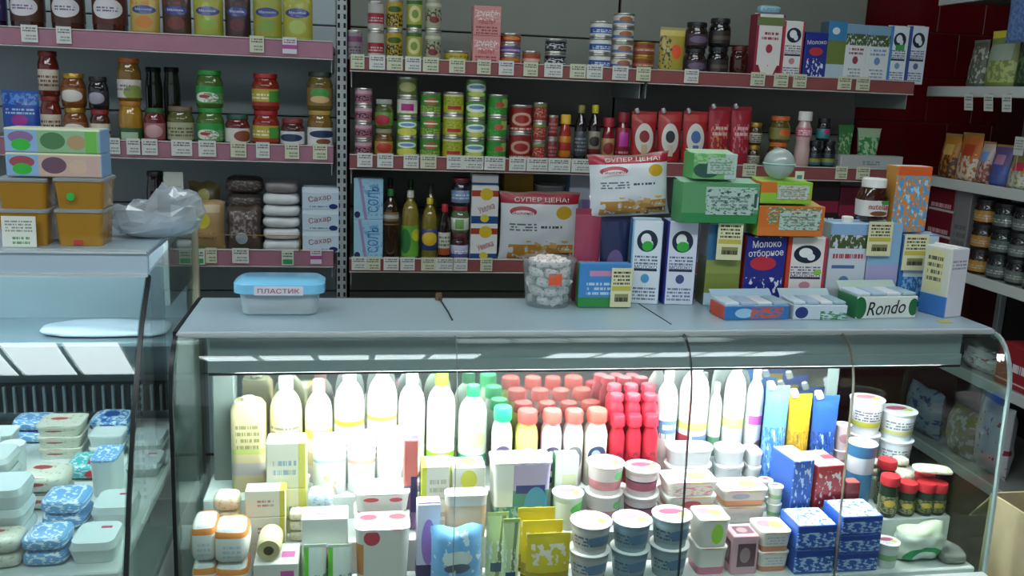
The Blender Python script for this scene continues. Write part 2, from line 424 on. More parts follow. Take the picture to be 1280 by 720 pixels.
bay(-1.62, -.075, ZL, 'grey wall shelving bay with pink price rails holding jars, pouches and sugar', RAILP, PANELB, .055)
bay(-.03, 1.05, ZC, 'grey wall shelving bay with red price rails holding stacked tins and oil bottles', RAILR, PANEL)
bay(1.05, 2.135, ZC, 'grey wall shelving bay with red price rails holding milk cartons and ketchup pouches', RAILR, PANEL)
def upright(x, lab):
    e = thing('shelf_upright', lab, 'upright', (x, 0, 0), [])
    put('post', box(.036, .05, 2.4, UPR, .003), e, (0, YF+.05, 0))
    for xx in (-.010, .010):
        V, F = [], []
        for k in range(76):
            z = .1+k*.03; o = len(V); V += [(xx-.004, 0, z), (xx+.004, 0, z), (xx+.004, 0, z+.017), (xx-.004, 0, z+.017)]; F.append((o, o+1, o+2, o+3))
            V += [(a, .004, c) for a, b, c in V[o:o+4]]; F += [(o, o+4, o+5, o+1), (o+1, o+5, o+6, o+2), (o+2, o+6, o+7, o+3), (o+3, o+7, o+4, o)]
        s = put('slot_row', mk('slots', V, F, HOLE), e, (0, YF+.0245, 0)); s['kind'] = 'stuff'
upright(-.052, 'slotted steel upright post between the pouch shelf and the stacked tins')

# ------------------------------------------------------------------ side shelving on the right, running towards the shop
XS = 2.30; ZS = (2.085, 1.73, 1.375, 1.035, .67, .30)
WRAIL = mat('white_shelf_rail', 'c2c6c1', .4); SHW = mat('white_shelf', '8d918c', .5); DKP = mat('dark_back_panel', '241c1c', .6)
e = thing('shelving_bay', 'white-edged shelving along the dark red side wall, stocked with jars and packets', 'shelving', (0, 0, 0), [])
Y0, Y1 = .6, 3.52
for k in range(5): put('back_panel', box(.02, Y1-Y0, .44, DKP, .003), e, (XS+.5, (Y0+Y1)/2, .1+k*.445))
for zz in ZS:
    s = put('shelf_board', box(.47, Y1-Y0, .022, SHW, .003), e, (XS+.245, (Y0+Y1)/2, zz-.022))
    put('shelf_rail', box(.012, Y1-Y0, .04, WRAIL, .002), s, (-.24, 0, -.014))
for y in (Y0+.02, (Y0+Y1)/2, Y1-.02): put('post', box(.03, .03, 2.3, UPR, .003), e, (XS+.47, y, 0))

# ================================================================== MAIN GLASS COUNTER
CX0, CX1, CB, CF, ZT = -.345, 1.43, 2.115, 1.815, 1.165
LEDGE = mat('ledge_blue_grey', 'a4b8c1', .32, .1, mottle=.06, mscale=5); SEAL = mat('black_glass_edge', '0c1315', .35); CASEW = mat('case_white', 'd9dedc', .35)
MIRROR = mat('polished_steel_back', 'c9cccb', .08, .95); DARKT = mat('dark_trim', '23282a', .4)
prof = [(CF+.004, ZT-.006)]
for k in range(1, 9):
    a = pi/2*k/8; prof.append((CF-.08*sin(a), ZT-.136+.13*cos(a)))
prof += [(1.735, .95), (1.728, .80), (1.722, .60)]
case = thing('display_counter', 'refrigerated display counter with curved glass front and blue-grey top ledge', 'display case', (0, 0, 0), [])
put('top_ledge', box(CX1-CX0, CB-CF, .014, LEDGE, .003), case, ((CX0+CX1)/2, (CB+CF)/2, ZT-.014))
put('ledge_trim', box(CX1-CX0, .006, .010, mat('bright_trim', 'e2e8e8', .2, .6), .001), case, ((CX0+CX1)/2, CF-.001, ZT-.012))  # pale strip paints in the highlight along the ledge's front edge
put('ledge_trim', box(CX1-CX0, .006, .012, DARKT, .001), case, ((CX0+CX1)/2, CB+.003, ZT-.012))
seams = [CX0, .20, .69, 1.055, CX1]
for a, b in zip(seams[:-1], seams[1:]): put('curved_glass_pane', strip(prof, a+.001, b-.001, .006, GLASS), case)
for x, wd, m_ in ((CX0, .007, SEAL), (.69, .0018, SEAL), (.20, .001, mat('seam_grey', '6d7a7c', .3)), (1.055, .001, mat('reflection_line_brown', '7a6a55', .3)), (CX1, .006, mat('pale_glass_edge', '9fb0ae', .2))):  # the brown line is a reflection painted in as a pane seam
    put('pane_seam', strip([(p[0]-.001, p[1]) for p in prof], x-wd/2, x+wd/2, .0085, m_), case)
put('pane_seam', box(.008, CB-CF, .016, SEAL, .001), case, (CX0-.003, (CB+CF)/2, ZT-.015))
put('pane_seam', box(.0025, CB-CF-.05, .002, SEAL, .0005), case, (.67, (CB+CF)/2+.02, ZT-.0005), (0, 0, radians(4)))
def side_glass(x, n='side_glass'):
    V = [(x, p[0]+.006, p[1]-.002) for p in prof]+[(x, CB, .60), (x, CB, ZT-.016)]; n_ = len(V)
    V += [(x+.005, b, c) for a, b, c in V]; F = [tuple(range(n_)), tuple(range(2*n_-1, n_-1, -1))]+[(i, i+n_, (i+1) % n_+n_, (i+1) % n_) for i in range(n_)]
    put(n, mk('side_glass', V, F, GLASS), case)
side_glass(CX0+.004); side_glass(CX1-.009)
put('back_wall', box(1.46, .02, .41, MIRROR, .002), case, (.47, CB-.002, .735))
put('back_wall', box(CX1-1.23-.01, .006, .41, GLASS, .001), case, ((CX1+1.23)/2, CB-.012, .735))
POSTG = mat('post_grey', '7d8783', .5)
put('corner_post', box(.05, .05, .43, POSTG, .004), case, (-.295, CB-.03, .72)); put('corner_post', box(.035, .02, .43, POSTG, .004), case, (1.215, CB-.003, .72))
HG = mat('housing_grey', '9ba4a6', .4)
hs = put('lamp_housing', box(1.66, .09, .055, mat('housing_grey', '9ba4a6', .4), .004), case, (.54, 1.88, ZT-.07))
put('housing_edge', box(1.66, .004, .026, HG, .001), hs, (0, -.047, -.020)); put('housing_edge', box(1.66, .005, .005, DARKT, .001), hs, (0, -.047, -.0255))
CT = mat('counter_tube', 'fbfdff', emit=80.0)
put('lamp_tube', tubem([(-.24, 0, 0), (1.34, 0, 0)], .013, CT), hs, (-.54, -.008, -.0145))
STEPS = ((1.955, 2.102, .745), (1.845, 1.955, .690), (1.738, 1.845, .615))
for a, b, z in STEPS: put('display_step', box(CX1-CX0-.03, b-a, z-.4, mat('step_white', 'd4d8d4', .4), .003), case, ((CX0+CX1)/2, (a+b)/2, .40))
put('front_fascia', box(CX1-CX0, .03, .55, CASEW, .004), case, ((CX0+CX1)/2, 1.715, .06))
put('base_cabinet', box(CX1-CX0-.02, .36, .39, CASEW, .004), case, ((CX0+CX1)/2, 1.92, .005))

# ================================================================== LEFT GLASS COUNTER
LX0, LX1 = -2.0, -.415; LZ = 1.305
lc = thing('display_counter', 'taller refrigerated counter with slanted glass front and steel fascia, full of dairy packs', 'display case', (0, 0, 0), [])
put('top_ledge', box(LX1-LX0, .56, .014, LEDGE, .003), lc, ((LX0+LX1)/2, 2.215, LZ-.014))
put('steel_fascia', box(LX1-LX0, .012, .048, mat('fascia_blue_grey', 'b4cad8', .35, .1), .002), lc, ((LX0+LX1)/2, 1.929, LZ-.05))
put('fascia_trim', box(LX1-LX0, .006, .006, mat('bright_trim'), .001), lc, ((LX0+LX1)/2, 1.921, LZ-.006)); put('fascia_trim', box(LX1-LX0, .006, .006, mat('bright_trim'), .001), lc, ((LX0+LX1)/2, 1.921, LZ-.053))
lp = [(1.925, LZ-.05), (1.845, 1.175), (1.75, 1.03), (1.68, .88), (1.625, .735), (1.60, .60)]
LSE = [LX0, -.95, LX1]
for a, b in zip(LSE[:-1], LSE[1:]): put('slanted_glass_pane', strip(lp, a+.002, b-.002, .006, GLASS), lc)
for x, wd in ((LX1, .008), (-.95, .010)): put('pane_seam', strip([(p[0]-.001, p[1]) for p in lp], x-wd/2, x+wd/2, .0085, SEAL), lc)
V = [(LX1-.008, p[0]+.006, p[1]-.002) for p in lp]+[(LX1-.008, 2.49, .60), (LX1-.008, 2.49, LZ-.015)]; n_ = len(V); V += [(x+.005, y, z) for x, y, z in V]
put('side_glass', mk('lsg', V, [tuple(range(n_)), tuple(range(2*n_-1, n_-1, -1))]+[(i, i+n_, (i+1) % n_+n_, (i+1) % n_) for i in range(n_)], GLASS), lc)
put('end_panel', box(.012, .30, .16, mat('end_panel_grey', '8f9a98', .5), .002), lc, (LX1-.016, 2.335, LZ-.175)); put('end_trim', box(.02, .02, .75, mat('beige_trim', 'b6b096', .5), .002), lc, (LX1-.006, 2.495, .55))
put('back_wall', box(LX1-LX0-.04, .02, .62, mat('inner_grey', '8e9ca4', .35, .3), .003), lc, ((LX0+LX1)/2, 2.47, .67))
put('deck', box(LX1-LX0-.03, .82, .02, mat('step_white'), .003), lc, ((LX0+LX1)/2, 2.05, .735))
put('inner_canopy', box(LX1-LX0-.04, .24, .012, mat('inner_grey'), .002), lc, ((LX0+LX1)/2, 2.34, 1.02))
put('cabinet_base', box(LX1-LX0-.02, .86, .6, CASEW, .004), lc, ((LX0+LX1)/2, 2.05, .004))
gr = put('vent_grille', box(LX1-LX0-.06, .02, .075, mat('grille_dark', '2a2f33', .5), .002), lc, ((LX0+LX1)/2-.01, 2.40, .80))
fin = box(.006, .012, .07, mat('grille_fin', '9aa4a6', .4, .4), .001)
for k in range(62): put('grille_fin', fin, gr, (.745-k*.0235, -.016, .0025))
put('lamp_tube', tubem([(LX0+.1, 0, 0), (LX1-.06, 0, 0)], .012, mat('counter_tube_dim', 'f2fbff', emit=38.0)), lc, (0, 2.03, LZ-.035))

# ================================================================== GOODS: placing helpers
def pyz(px, y, z):
    """image row and world point at column px on the line (world y, height z)"""
    lo, hi = -1500., 2500.
    for _ in range(40):
        m = (lo+hi)/2
        if atY(px, m, y).z > z: lo = m
        else: hi = m
    return atY(px, lo, y)
SHELFITEMS = {}
def col(sh, fn, x0, x1, ytop, n, name, cat, desc, dy=.02, d=None, group=None, key=None, rz=0, z=None, yf=None, wmax=None, hgap=0, jit=0):
    """a stack of n things on shelf sh between image columns x0..x1 with its top at row ytop"""
    zs, yf_ = SH[sh] if sh else (z, yf)
    c = (x0+x1)/2; w_ = .08
    for _ in range(3):
        y = yf_+dy+(d if d else w_)/2; a = pyz(x0, y-.3*(d or w_), zs); b = pyz(x1, y-.3*(d or w_), zs); w_ = (b-a).x
    if wmax: w_ = min(w_, wmax)
    p = pyz(c, y, zs); H = (atY(c, ytop, y).z-zs)/n; out = []
    for k in range(n):
        f = fn[k] if isinstance(fn, (list, tuple)) else fn
        dd = desc[k] if isinstance(desc, (list, tuple)) else desc
        lab = dd if (n == 1 or isinstance(desc, (list, tuple))) else '%s, %s of its stack' % (dd, ORD[n][k])
        jx = random.uniform(-1, 1)*jit
        out.append(thing(name, lab, cat, (p.x+jx, y, zs+k*H+.0002), f(w_, H-.0004), rz+random.uniform(-.06, .06)*(d is None), group))
    if sh: SHELFITEMS.setdefault(sh, []).append((c, key or (desc if isinstance(desc, str) else desc[0])))
    return out
SH = {'C1': (ZC[0]+.0002, YF), 'C2': (ZC[1]+.0002, YF), 'C3': (ZC[2]+.0002, YF), 'L1': (ZL[0]+.0002, YF), 'L2': (ZL[1]+.0002, YF), 'L3': (ZL[2]+.0002, YF)}
P = lambda n, base, *ly, rough=.38: mat('print_'+n, base, rough, layers=list(ly) or None, coat=.15)
C = lambda lab, rim=None: (lambda w_, h: can(w_/2, h, lab, rim))
J = lambda content, lid, lab=None, **k: (lambda w_, h: jar(w_/2, h, content, lid, lab, **k))
B = lambda body, cap, lab=None, **k: (lambda w_, h: bottle(w_/2, h, body, cap, lab, **k))
G = lambda c, r=.12: mat('jar_glass_'+c, c, r, coat=.6)
def bx(mats, d, brick=False, cap=None, extra=None):
    def f(w_, h): return carton(w_, d, h, mats, cap, brick, extra(w_, h, d) if extra else ())
    return f
def po(m, d=.05, kind='doy', seal=None, spout=None, seed=1, wr=.002, taper=.0, extra=None):
    def f(w_, h):
        p = [('pouch_body', pouch(w_, h*.95 if seal else h, d, m, kind, seed, wr, taper=taper))]
        if seal: p.append(('top_seal', box(w_*(1-taper), .0016, h*.06, seal, .0004), (0, 0, h*.94)))
        if spout: p += [('spout_cap', lathe([(0, 0), (.009, 0), (.009, .010), (.007, .018), (0, .018)], spout, seg=12), (-w_*.28, 0, h*.97), (0, -.35, 0))]
        if extra: p += extra(w_, h, d)
        return p
    return f
WHITE, BLACK, RED, NAVY, GREEN = plain('e9e8e2'), plain('14161a'), plain('a8202a'), plain('1d2a6e'), plain('1f7a3a')
GOLD = plain('b08a3c', .3, .6)

# ------------------------------------------------------------------ centre bay, top shelf
g1 = 'tins on the top shelf'
col('C1', C(P('mauve_tin', '8c7f86', ('r', 0, 1, .62, .85, '7d3f66'), ('t', .2, .8, .1, .5, 3, '4c4a4c'))), 434, 453, 38, 1, 'food_tin', 'tin', 'short grey tin with a mauve band beside the slotted upright post', group=g1, key='short grey and mauve tin')
col('C1', C(P('redband_tin', 'b7b2a8', ('r', -.5, 1.5, .2, .62, '9c2534'), ('t', .15, .85, .28, .5, 2, 'd8b8b4'))), 459, 480, 2, 2, 'food_tin', 'tin', 'silver tin with a wide red band on its wrapper', group=g1, key='red-banded tins')
col('C1', C(P('olive_tin', 'b59a2c', ('n', 0, 1, .05, .55, 7, .5, '20231a'), ('e', .5, .72, .3, .12, '3c5a25'))), 482, 503, 0, 2, 'olive_tin', 'tin', 'tall yellow tin with a picture of black olives', group=g1, key='yellow olive tins')
col('C1', C(P('lime_tin', 'a9ab45', ('e', .5, .5, .28, .3, 'd3cf92'), ('r', -.5, 1.5, .86, 1, '3c6b2b'), ('r', -.5, 1.5, 0, .12, '3c6b2b'), ('e', .5, .5, .14, .16, '7c8f35'))), 507, 527, -2, 2, 'olive_tin', 'tin', 'tall lime green tin with a pale oval on its wrapper', group=g1, key='lime green tins')
col('C1', C(P('sage_tin', '9da283', ('n', .1, .9, .25, .7, 6, .52, '53402f'), ('e', .5, .3, .2, .12, '7c2f30'), ('r', -.5, 1.5, .78, .9, 'c3c5ae'))), 530, 551, -2, 2, 'olive_tin', 'tin', 'tall pale sage tin with brown stuffed olives printed', group=g1, key='pale sage tins')
col('C1', C(P('yellow_flat_tin', 'c0ae33', ('t', .1, .9, .3, .8, 2, '6c6a1b'))), 554, 586, 64, 1, 'fish_tin', 'tin', 'flat yellow fish tin between the sage tins and pink packs', group=g1, key='flat yellow tin')
def pinkx(w_, h, d): return [('lettering', text('СУПЕР', w_*.75, WHITE, h*.16), (0, -d/2-.0006, h*.72)), ('lettering', text('паштет', w_*.6, RED, h*.12), (0, -d/2-.0006, h*.45))]
col('C1', bx([P('pink_pack', 'cf8b88', ('n', .05, .95, .5, .85, 8, .55, 'e9d3cd'), ('t', .1, .9, .05, .35, 3, '8e3c3c'))], .06, extra=pinkx), 589, 623, 8, 2, 'pate_box', 'box', 'pink carton pack with pale lettering', d=.06, group='pink packs on the top shelf', key='pink carton packs')
OT = P('orange_tin', 'b44a2c', ('r', -.5, 1.5, .55, .9, 'c9822f')); PT = P('purple_tin', '6b4f8e', ('r', -.5, 1.5, .3, .6, 'b9a3c4'))
col('C1', [C(OT), C(PT), C(P('orange_red_tin', 'a8302a', ('e', .5, .6, .3, .3, 'd08a3a')))], 624, 650, 42, 3, 'fish_tin', 'tin', ['flat orange fish tin at the bottom under a purple tin', 'flat purple fish tin between orange and red tins', 'flat red fish tin with orange oval on the purple tin'], group=g1, key='orange and purple fish tins')
col('C1', C(P('brick_tin', 'a5482d', ('r', -.5, 1.5, .3, .55, 'd3b39a'))), 652, 675, 64, 1, 'fish_tin', 'tin', 'single flat brick-red fish tin beside the black and white tins', group=g1, key='single brick-red tin')
col('C1', C(P('bw_tin', '1a1e28', ('n', .05, .95, .2, .8, 5, .54, 'd3d8da'))), 680, 707, 49, 2, 'fish_tin', 'tin', 'flat black tin with white scribbled print', group=g1, key='black and white tins')
col('C1', C(P('milk_tin', 'dfe1dd', ('r', -.5, 1.5, .15, .68, '2f5da4'), ('t', .15, .85, .25, .55, 2, 'e6eef2'))), 735, 762, 27, 3, 'condensed_milk_tin', 'tin', 'white and blue condensed milk tin', group=g1, key='white and blue milk tins')
col('C1', C(P('cream_tin', 'd9d2be', ('r', -.5, 1.5, .2, .5, '5c7cae'), ('e', .5, .62, .22, .3, 'a06a4c'))), 763, 789, 17, 4, 'condensed_milk_tin', 'tin', 'cream-coloured milk tin with a thin blue stripe', group=g1, key='cream milk tins')
col('C1', C(P('russet_tin', '8c3f2c', ('r', -.5, 1.5, .35, .65, 'a86a4a'), ('t', .2, .8, .4, .6, 1, 'd8c2a2')), GOLD), 790, 816, 53, 2, 'meat_tin', 'tin', 'russet brown stewed meat tin', group=g1, key='russet meat tins')
col('C1', po(P('yellow_bag', 'a8963a', ('e', .62, .5, .2, .16, 'e2552c'), ('n', 0, .45, .1, .9, 6, .55, '2e2c22'), ('r', 0, 1, .86, 1, 'c2b45a')), .05, 'doy', plain('a8a06a'), seed=4), 822, 853, 34, 1, 'grocery_pouch', 'pouch', 'yellow pouch with an orange round sticker beside dark jars', d=.05, key='yellow pouch with orange sticker')
col('C1', J(G('2a1c16'), BLACK, P('darkjar_a', '3c2c34', ('e', .5, .5, .3, .3, '6b5a78'))), 853, 880, 28, 2, 'coffee_jar', 'jar', 'dark jar with purple-grey label and black lid', group='dark jars on the top shelf', key='dark jars with purple labels')
col('C1', J(G('17120f'), BLACK, P('darkjar_b', '2b2622', ('r', .2, .8, .3, .6, '55483c'))), 882, 908, 23, 2, 'coffee_jar', 'jar', 'nearly black jar with brown label', group='dark jars on the top shelf', key='nearly black jars')
col('C1', J(G('3a120f'), plain('5a1816'), None), 911, 932, 58, 1, 'coffee_jar', 'jar', 'small dark jar with a maroon lid beside the red milk carton', key='small maroon-lidded jar')
gm = 'milk cartons on the top shelf'
def cow(c): return [('e', .5, .76, .34, .13, '16263c'), ('e', .46, .78, .17, .07, 'e8ecec'), ('e', .6, .72, .1, .05, 'dfe6ea'), ('t', .12, .88, .48, .6, 3, '5a6a84'), ('r', .12, .88, .40, .43, '1d2c4a'), ('e', .5, .31, .14, .055, c), ('t', .12, .88, .05, .22, 4, '6b7890')]
MILKTXT = lambda c: (lambda w_, h, d: [('lettering', text('МОЛОКО', w_*.74, c, h*.045), (0, -d/2-.0006, h*.45))])
CT_R = [P('milk_red', 'e4dfda', ('r', 0, 1, 0, .2, '8e1c3c'), ('d', .5, .9, .16, 'e4dfda'), ('d', .5, -.9, .16, 'e4dfda'), ('r', 0, .08, 0, 1, '9c2440'), ('r', .92, 1, 0, 1, '9c2440'), ('e', .5, .46, .12, .07, 'a83848'), ('t', .2, .8, .6, .75, 2, 'a83848'), ('r', 0, 1, .82, .95, '6c7c4a')), plain('8e1c3c'), plain('cfd4d0')]
col('C1', bx(CT_R, .07, True), 936, 970, 18, 1, 'milk_carton', 'carton', 'tall white milk carton with a crimson pointed base panel', d=.07, group=gm, key='crimson and white milk carton')
col('C1', bx([P('milk_pink', 'e6e3de', ('r', 0, .1, 0, 1, 'b8404c'), ('r', .9, 1, 0, 1, 'b8404c'), *cow('c78a94')), plain('b8404c'), WHITE], .07, True, extra=MILKTXT(plain('3c4a6a'))), 969, 995, 27, 1, 'milk_carton', 'carton', 'white milk carton with red edges and a round cow emblem on the top shelf', d=.07, group=gm, key='red-edged cow milk carton')
def wht(s, col_, zf=.8, ht=.09, wf=.84): return lambda w_, h, d: [('lettering', text(s, w_*wf, col_, h*ht, .06), (0, -d/2-.0006, h*zf))]
MB_ = [P('milk_navy', '26348c', ('e', .5, .6, .3, .09, 'c03c3c'), ('n', .1, .9, .05, .45, 5, .55, 'dfe6f2')), plain('26348c'), plain('3a48a0')]
col('C1', bx(MB_, .07, True, extra=wht('Молоко', WHITE)), 997, 1025, 41, 1, 'milk_carton', 'carton', 'small navy milk carton with white splashes on the top shelf', d=.07, group=gm, key='navy milk carton')
MEAD = lambda a: ('n', 0, 1, .46, .7, 5, .5, a)
col('C1', bx([P('milk_meadow', '6f8240', ('r', 0, 1, .68, 1, '3f84b4'), ('r', 0, 1, 0, .28, 'b8ccd4'), ('e', .4, .84, .2, .06, 'd3e4ec')), plain('4d6a7a'), plain('3f84b4')], .07, True), 1024, 1047, 27, 1, 'milk_carton', 'carton', 'milk carton with green meadow below a blue top', d=.07, group=gm, key='green meadow milk carton')
WM = lambda n, c: [P('milk_white_'+n, 'dde2e2', ('r', 0, 1, .8, 1, '7fa4bc'), ('n', 0, 1, .64, .84, 7, .45, '4a5c38'), ('e', .5, .38, .13, .07, c), ('t', .15, .85, .48, .62, 2, c), ('t', .2, .8, .08, .26, 3, '8a9aa8')), plain('c6d2d6'), plain('8fb4c8')]
col('C1', bx(WM('a', '9c3c48'), .07, True), 1047, 1073, 31, 1, 'milk_carton', 'carton', 'white village milk carton with red round mark', d=.07, group=gm, key='white carton with red mark')
col('C1', bx(WM('b', '6d94c4'), .07, True), 1073, 1101, 33, 1, 'milk_carton', 'carton', 'white village milk carton with light blue round mark', d=.07, group=gm, key='white carton with blue mark')
BW = [P('milk_blueedge', 'dfe6ea', ('r', 0, .12, 0, 1, '3a84c4'), *cow('7fa0b8'), ('r', .3, .8, .58, .68, '4a9a5c')), plain('3a84c4'), WHITE]
BW2 = [P('milk_blueedge2', 'd6dde6', ('r', 0, .12, 0, 1, '2c4a94'), *cow('5a6a94')), plain('2c4a94'), WHITE]
col('C1', bx(BW, .06, True, extra=MILKTXT(NAVY)), 1102, 1124, 33, 1, 'milk_carton', 'carton', 'slim cow milk carton with sky blue edge and green spot on the top shelf', d=.06, group=gm, key='sky-blue-edged cow carton')
col('C1', bx(BW2, .06, True, extra=MILKTXT(NAVY)), 1125, 1147, 33, 1, 'milk_carton', 'carton', 'slim cow milk carton with dark blue edge at the end of the top shelf', d=.06, group=gm, key='dark-blue-edged cow carton')
p = pyz(953, YF+.055, ZC[0]); hC = atY(953, 18, YF+.055).z
thing('cheese_pack', 'light blue packet lying on top of the crimson milk carton', 'packet', (p.x, YF+.055, hC+.0045), [('packet', pillow(.085, .05, .028, P('lightblue_pack', '9cc4d4', ('t', .1, .9, .3, .7, 2, '5c86a4')), 3, .002))])

# ------------------------------------------------------------------ centre bay, middle shelf
g2 = 'tins on the middle shelf'
col('C2', C(P('pink_black_tin', 'a86a7c', ('n', .05, .95, .15, .6, 6, .5, '241a22'), ('r', -.5, 1.5, .74, 1, 'c9a0ac'))), 443, 465, 110, 4, 'pate_tin', 'tin', 'small pink and black tin', group=g2, key='pink and black tins')
col('C2', [J(G('6a4a22'), plain('8a8c6a'), P('jar_mix1', 'a8862c', ('e', .5, .5, .3, .4, 'b03a2c'))), J(G('4a5a22'), plain('9aa094'), P('jar_mix2', '5a8a30', ('e', .4, .4, .3, .4, 'a82a3a')))], 468, 491, 124, 2, 'pickle_jar', 'jar', ['jar of mixed vegetables with yellow and red label, below a green jar', 'green labelled jar standing on the yellow and red jar'], group='jars on the middle shelf', key='mixed vegetable jars')
PEA = P('pea_tin_a', '5fa038', ('e', .5, .72, .36, .2, 'dfeae0'), ('e', .5, .72, .24, .1, '6f98c4'), ('e', .5, .25, .4, .25, 'd6d45a'))
col('C2', [C(PEA), C(PEA), C(P('magenta_tin', 'd3d6c4', ('r', .3, .72, .3, .75, 'b0307c'), ('r', -.5, 1.5, 0, .14, '6a8a3c'))), C(P('olivegreen_tin', '5c7034', ('e', .5, .5, .3, .3, 'a8a86a')))], 495, 521, 96, 4, 'vegetable_tin', 'tin', ['pea and corn tin at the bottom under a similar tin', 'pea and corn tin just under the magenta-marked tin', 'white tin with a magenta square on pea tins', 'dark olive green tin topping the magenta-marked tin'], group=g2, key='pea and corn tins')
col('C2', C(P('pea_tin_b', '3f8c34', ('e', .5, .62, .22, .2, 'b0603a'), ('n', 0, 1, 0, .35, 8, .5, 'a4b04a'), ('r', .25, .75, .58, .66, 'e4e4d4'))), 524, 550, 115, 3, 'vegetable_tin', 'tin', 'green pea tin with small orange oval', group=g2, key='green pea tins with orange oval')
col('C2', C(P('corn_tin', 'b7b42c', ('r', .28, .75, .16, .36, 'b0303c'), ('n', 0, 1, .4, .95, 7, .52, '7c9a2a'), ('r', -.5, 1.5, .9, 1, 'd3d2a0'))), 552, 578, 115, 3, 'corn_tin', 'tin', 'yellow sweetcorn tin with a red plaque', group=g2, key='yellow sweetcorn tins')
col('C2', C(P('pea_tin_c', '4f9c3c', ('e', .5, .6, .42, .28, 'e4ecdf'), ('e', .5, .66, .28, .12, '6a98bc'), ('e', .5, .2, .34, .16, 'c4cc6a'))), 580, 605, 99, 4, 'vegetable_tin', 'tin', 'green and white pea tin with blue oval', group=g2, key='green and white pea tins')
col('C2', C(P('pea_tin_d', '2f8a30', ('r', .62, 1.0, .4, .9, '9cb45c'), ('e', .55, .55, .16, .16, 'b8503c'), ('n', 0, .6, 0, .4, 8, .55, '5cac3c'))), 607, 632, 118, 3, 'vegetable_tin', 'tin', 'bright green bean tin with pale side panel', group=g2, key='bright green bean tins')
col('C2', C(P('tomato_tin', '8c1f22', ('e', .5, .5, .34, .28, 'c9a08a'), ('e', .5, .5, .22, .18, '9c2a26'), ('t', .1, .9, .05, .2, 1, 'd3b0a0'))), 635, 663, 131, 2, 'tomato_tin', 'tin', 'wide red tomato paste tin', group=g2, key='wide red tomato tins')
col('C2', C(P('tomato_small', '97281f', ('n', 0, 1, .2, .8, 6, .55, 'c8907c'), ('r', -.5, 1.5, .86, 1, '6a8a3a'))), 664, 681, 128, 3, 'tomato_tin', 'tin', 'narrow red tomato paste tin', group=g2, key='narrow red tomato tins')
col('C2', C(P('adjika', '7c2226', ('t', .1, .9, .2, .8, 3, 'b0706a'))), 683, 695, 144, 2, 'tomato_tin', 'tin', 'very slim dark red tin beside the yellow-capped ketchup', group=g2, key='very slim dark red tins')
gb = 'sauce bottles on the middle shelf'
col('C2', B(G('a02a1c'), plain('d6a82c'), P('ketch', 'c4781e', ('r', -.5, 1.5, .3, .7, 'a82a1c')), shape='ketchup'), 697, 712, 143, 1, 'sauce_bottle', 'bottle', 'red ketchup bottle with a yellow cap', group=gb, key='yellow-capped ketchup bottle')
col('C2', B(G('191412'), plain('8a8438'), P('soyl', '3a3f44', ('t', .1, .9, .2, .8, 4, '8a8f94')), shape='soy'), 716, 731, 131, 1, 'sauce_bottle', 'bottle', 'black soy sauce bottle with olive cap', group=gb, key='olive-capped soy bottle')
col('C2', B(G('1d1210'), plain('c4b41e'), P('soyl2', '8a8270', ('e', .5, .6, .3, .2, '2a2420'), ('r', -.5, 1.5, 0, .3, '6a1f1c')), shape='soy'), 733, 748, 131, 1, 'sauce_bottle', 'bottle', 'dark sauce bottle with bright yellow cap and cream label', group=gb, key='bright-yellow-capped sauce bottle')
col('C2', B(G('7c1420'), plain('9c1c2c'), P('redl', 'b08a5a', ('e', .5, .5, .3, .3, '8c2a2a')), shape='ketchup'), 750, 766, 147, 1, 'sauce_bottle', 'bottle', 'short dark red sauce bottle with tan label', group=gb, key='short red sauce bottle')
col('C2', B(G('6a0f1e'), plain('7c1426'), P('redl2', '8c1a30', ('r', .3, .75, .4, .85, 'c03c9c'), ('t', .1, .9, .05, .3, 2, 'd3b0b0')), shape='ketchup', vr=(.1, .7)), 767, 784, 140, 1, 'sauce_bottle', 'bottle', 'dark red sauce bottle with a magenta sticker', group=gb, key='magenta-stickered bottle')
def ketp(n, e1, e2): return P('ketpouch_'+n, 'a01c22', ('e', .5, .52, .36, .3, 'd3cfc4'), ('e', .5, .56, .2, .12, e1), ('r', .38, .62, .18, .4, e2), ('r', 0, 1, .86, 1, 'b03432'))
SIL = plain('c9cdd0', .25, .5); gk = 'ketchup pouches on the middle shelf'
for i, (x0, x1, e1, e2, ds) in enumerate(((786, 817, '8c2430', 'c9b48c', 'red ketchup pouch with cream shield beside the magenta-stickered bottle'), (819, 848, '2a2c34', 'c9bca4', 'red ketchup pouch with black-lettered cream shield'), (850, 880, '4a6aa0', '5a6a94', 'red ketchup pouch with blue-lettered cream shield'))):
    col('C2', po(ketp(str(i), e1, e2), .05, seal=plain('a8282c'), spout=SIL, seed=i+2), x0, x1, 139, 1, 'ketchup_pouch', 'pouch', ds, d=.05, group=gk, key=('ketchup pouch beside the magenta sticker', 'black-lettered ketchup pouch', 'blue-lettered ketchup pouch')[i])
KP = lambda n, c: P('ketpouch_'+n, '9c1a2c', ('n', .1, .9, .25, .75, 5, .55, c), ('t', .15, .85, .55, .75, 2, 'd8b4b4'))
col('C2', po(KP('x', 'c07a4a'), .05, seal=plain('9c2430'), spout=SIL, seed=7), 881, 908, 133, 1, 'ketchup_pouch', 'pouch', 'plain red pouch with an orange picture', d=.05, group=gk, key='red pouch with orange picture')
col('C2', po(KP('y', 'c86a7c'), .05, seal=plain('9c2430'), spout=SIL, seed=8), 909, 933, 133, 1, 'ketchup_pouch', 'pouch', 'plain red pouch with a pink picture', d=.05, group=gk, key='red pouch with pink picture')
col('C2', J(G('3a2a14'), GOLD, P('mus', 'a8a294', ('t', .1, .9, .1, .9, 4, '3a342c'))), 933, 948, 153, 2, 'mustard_jar', 'jar', 'small brown jar with gold lid and striped label', group='jars on the middle shelf', key='small gold-lidded jars')
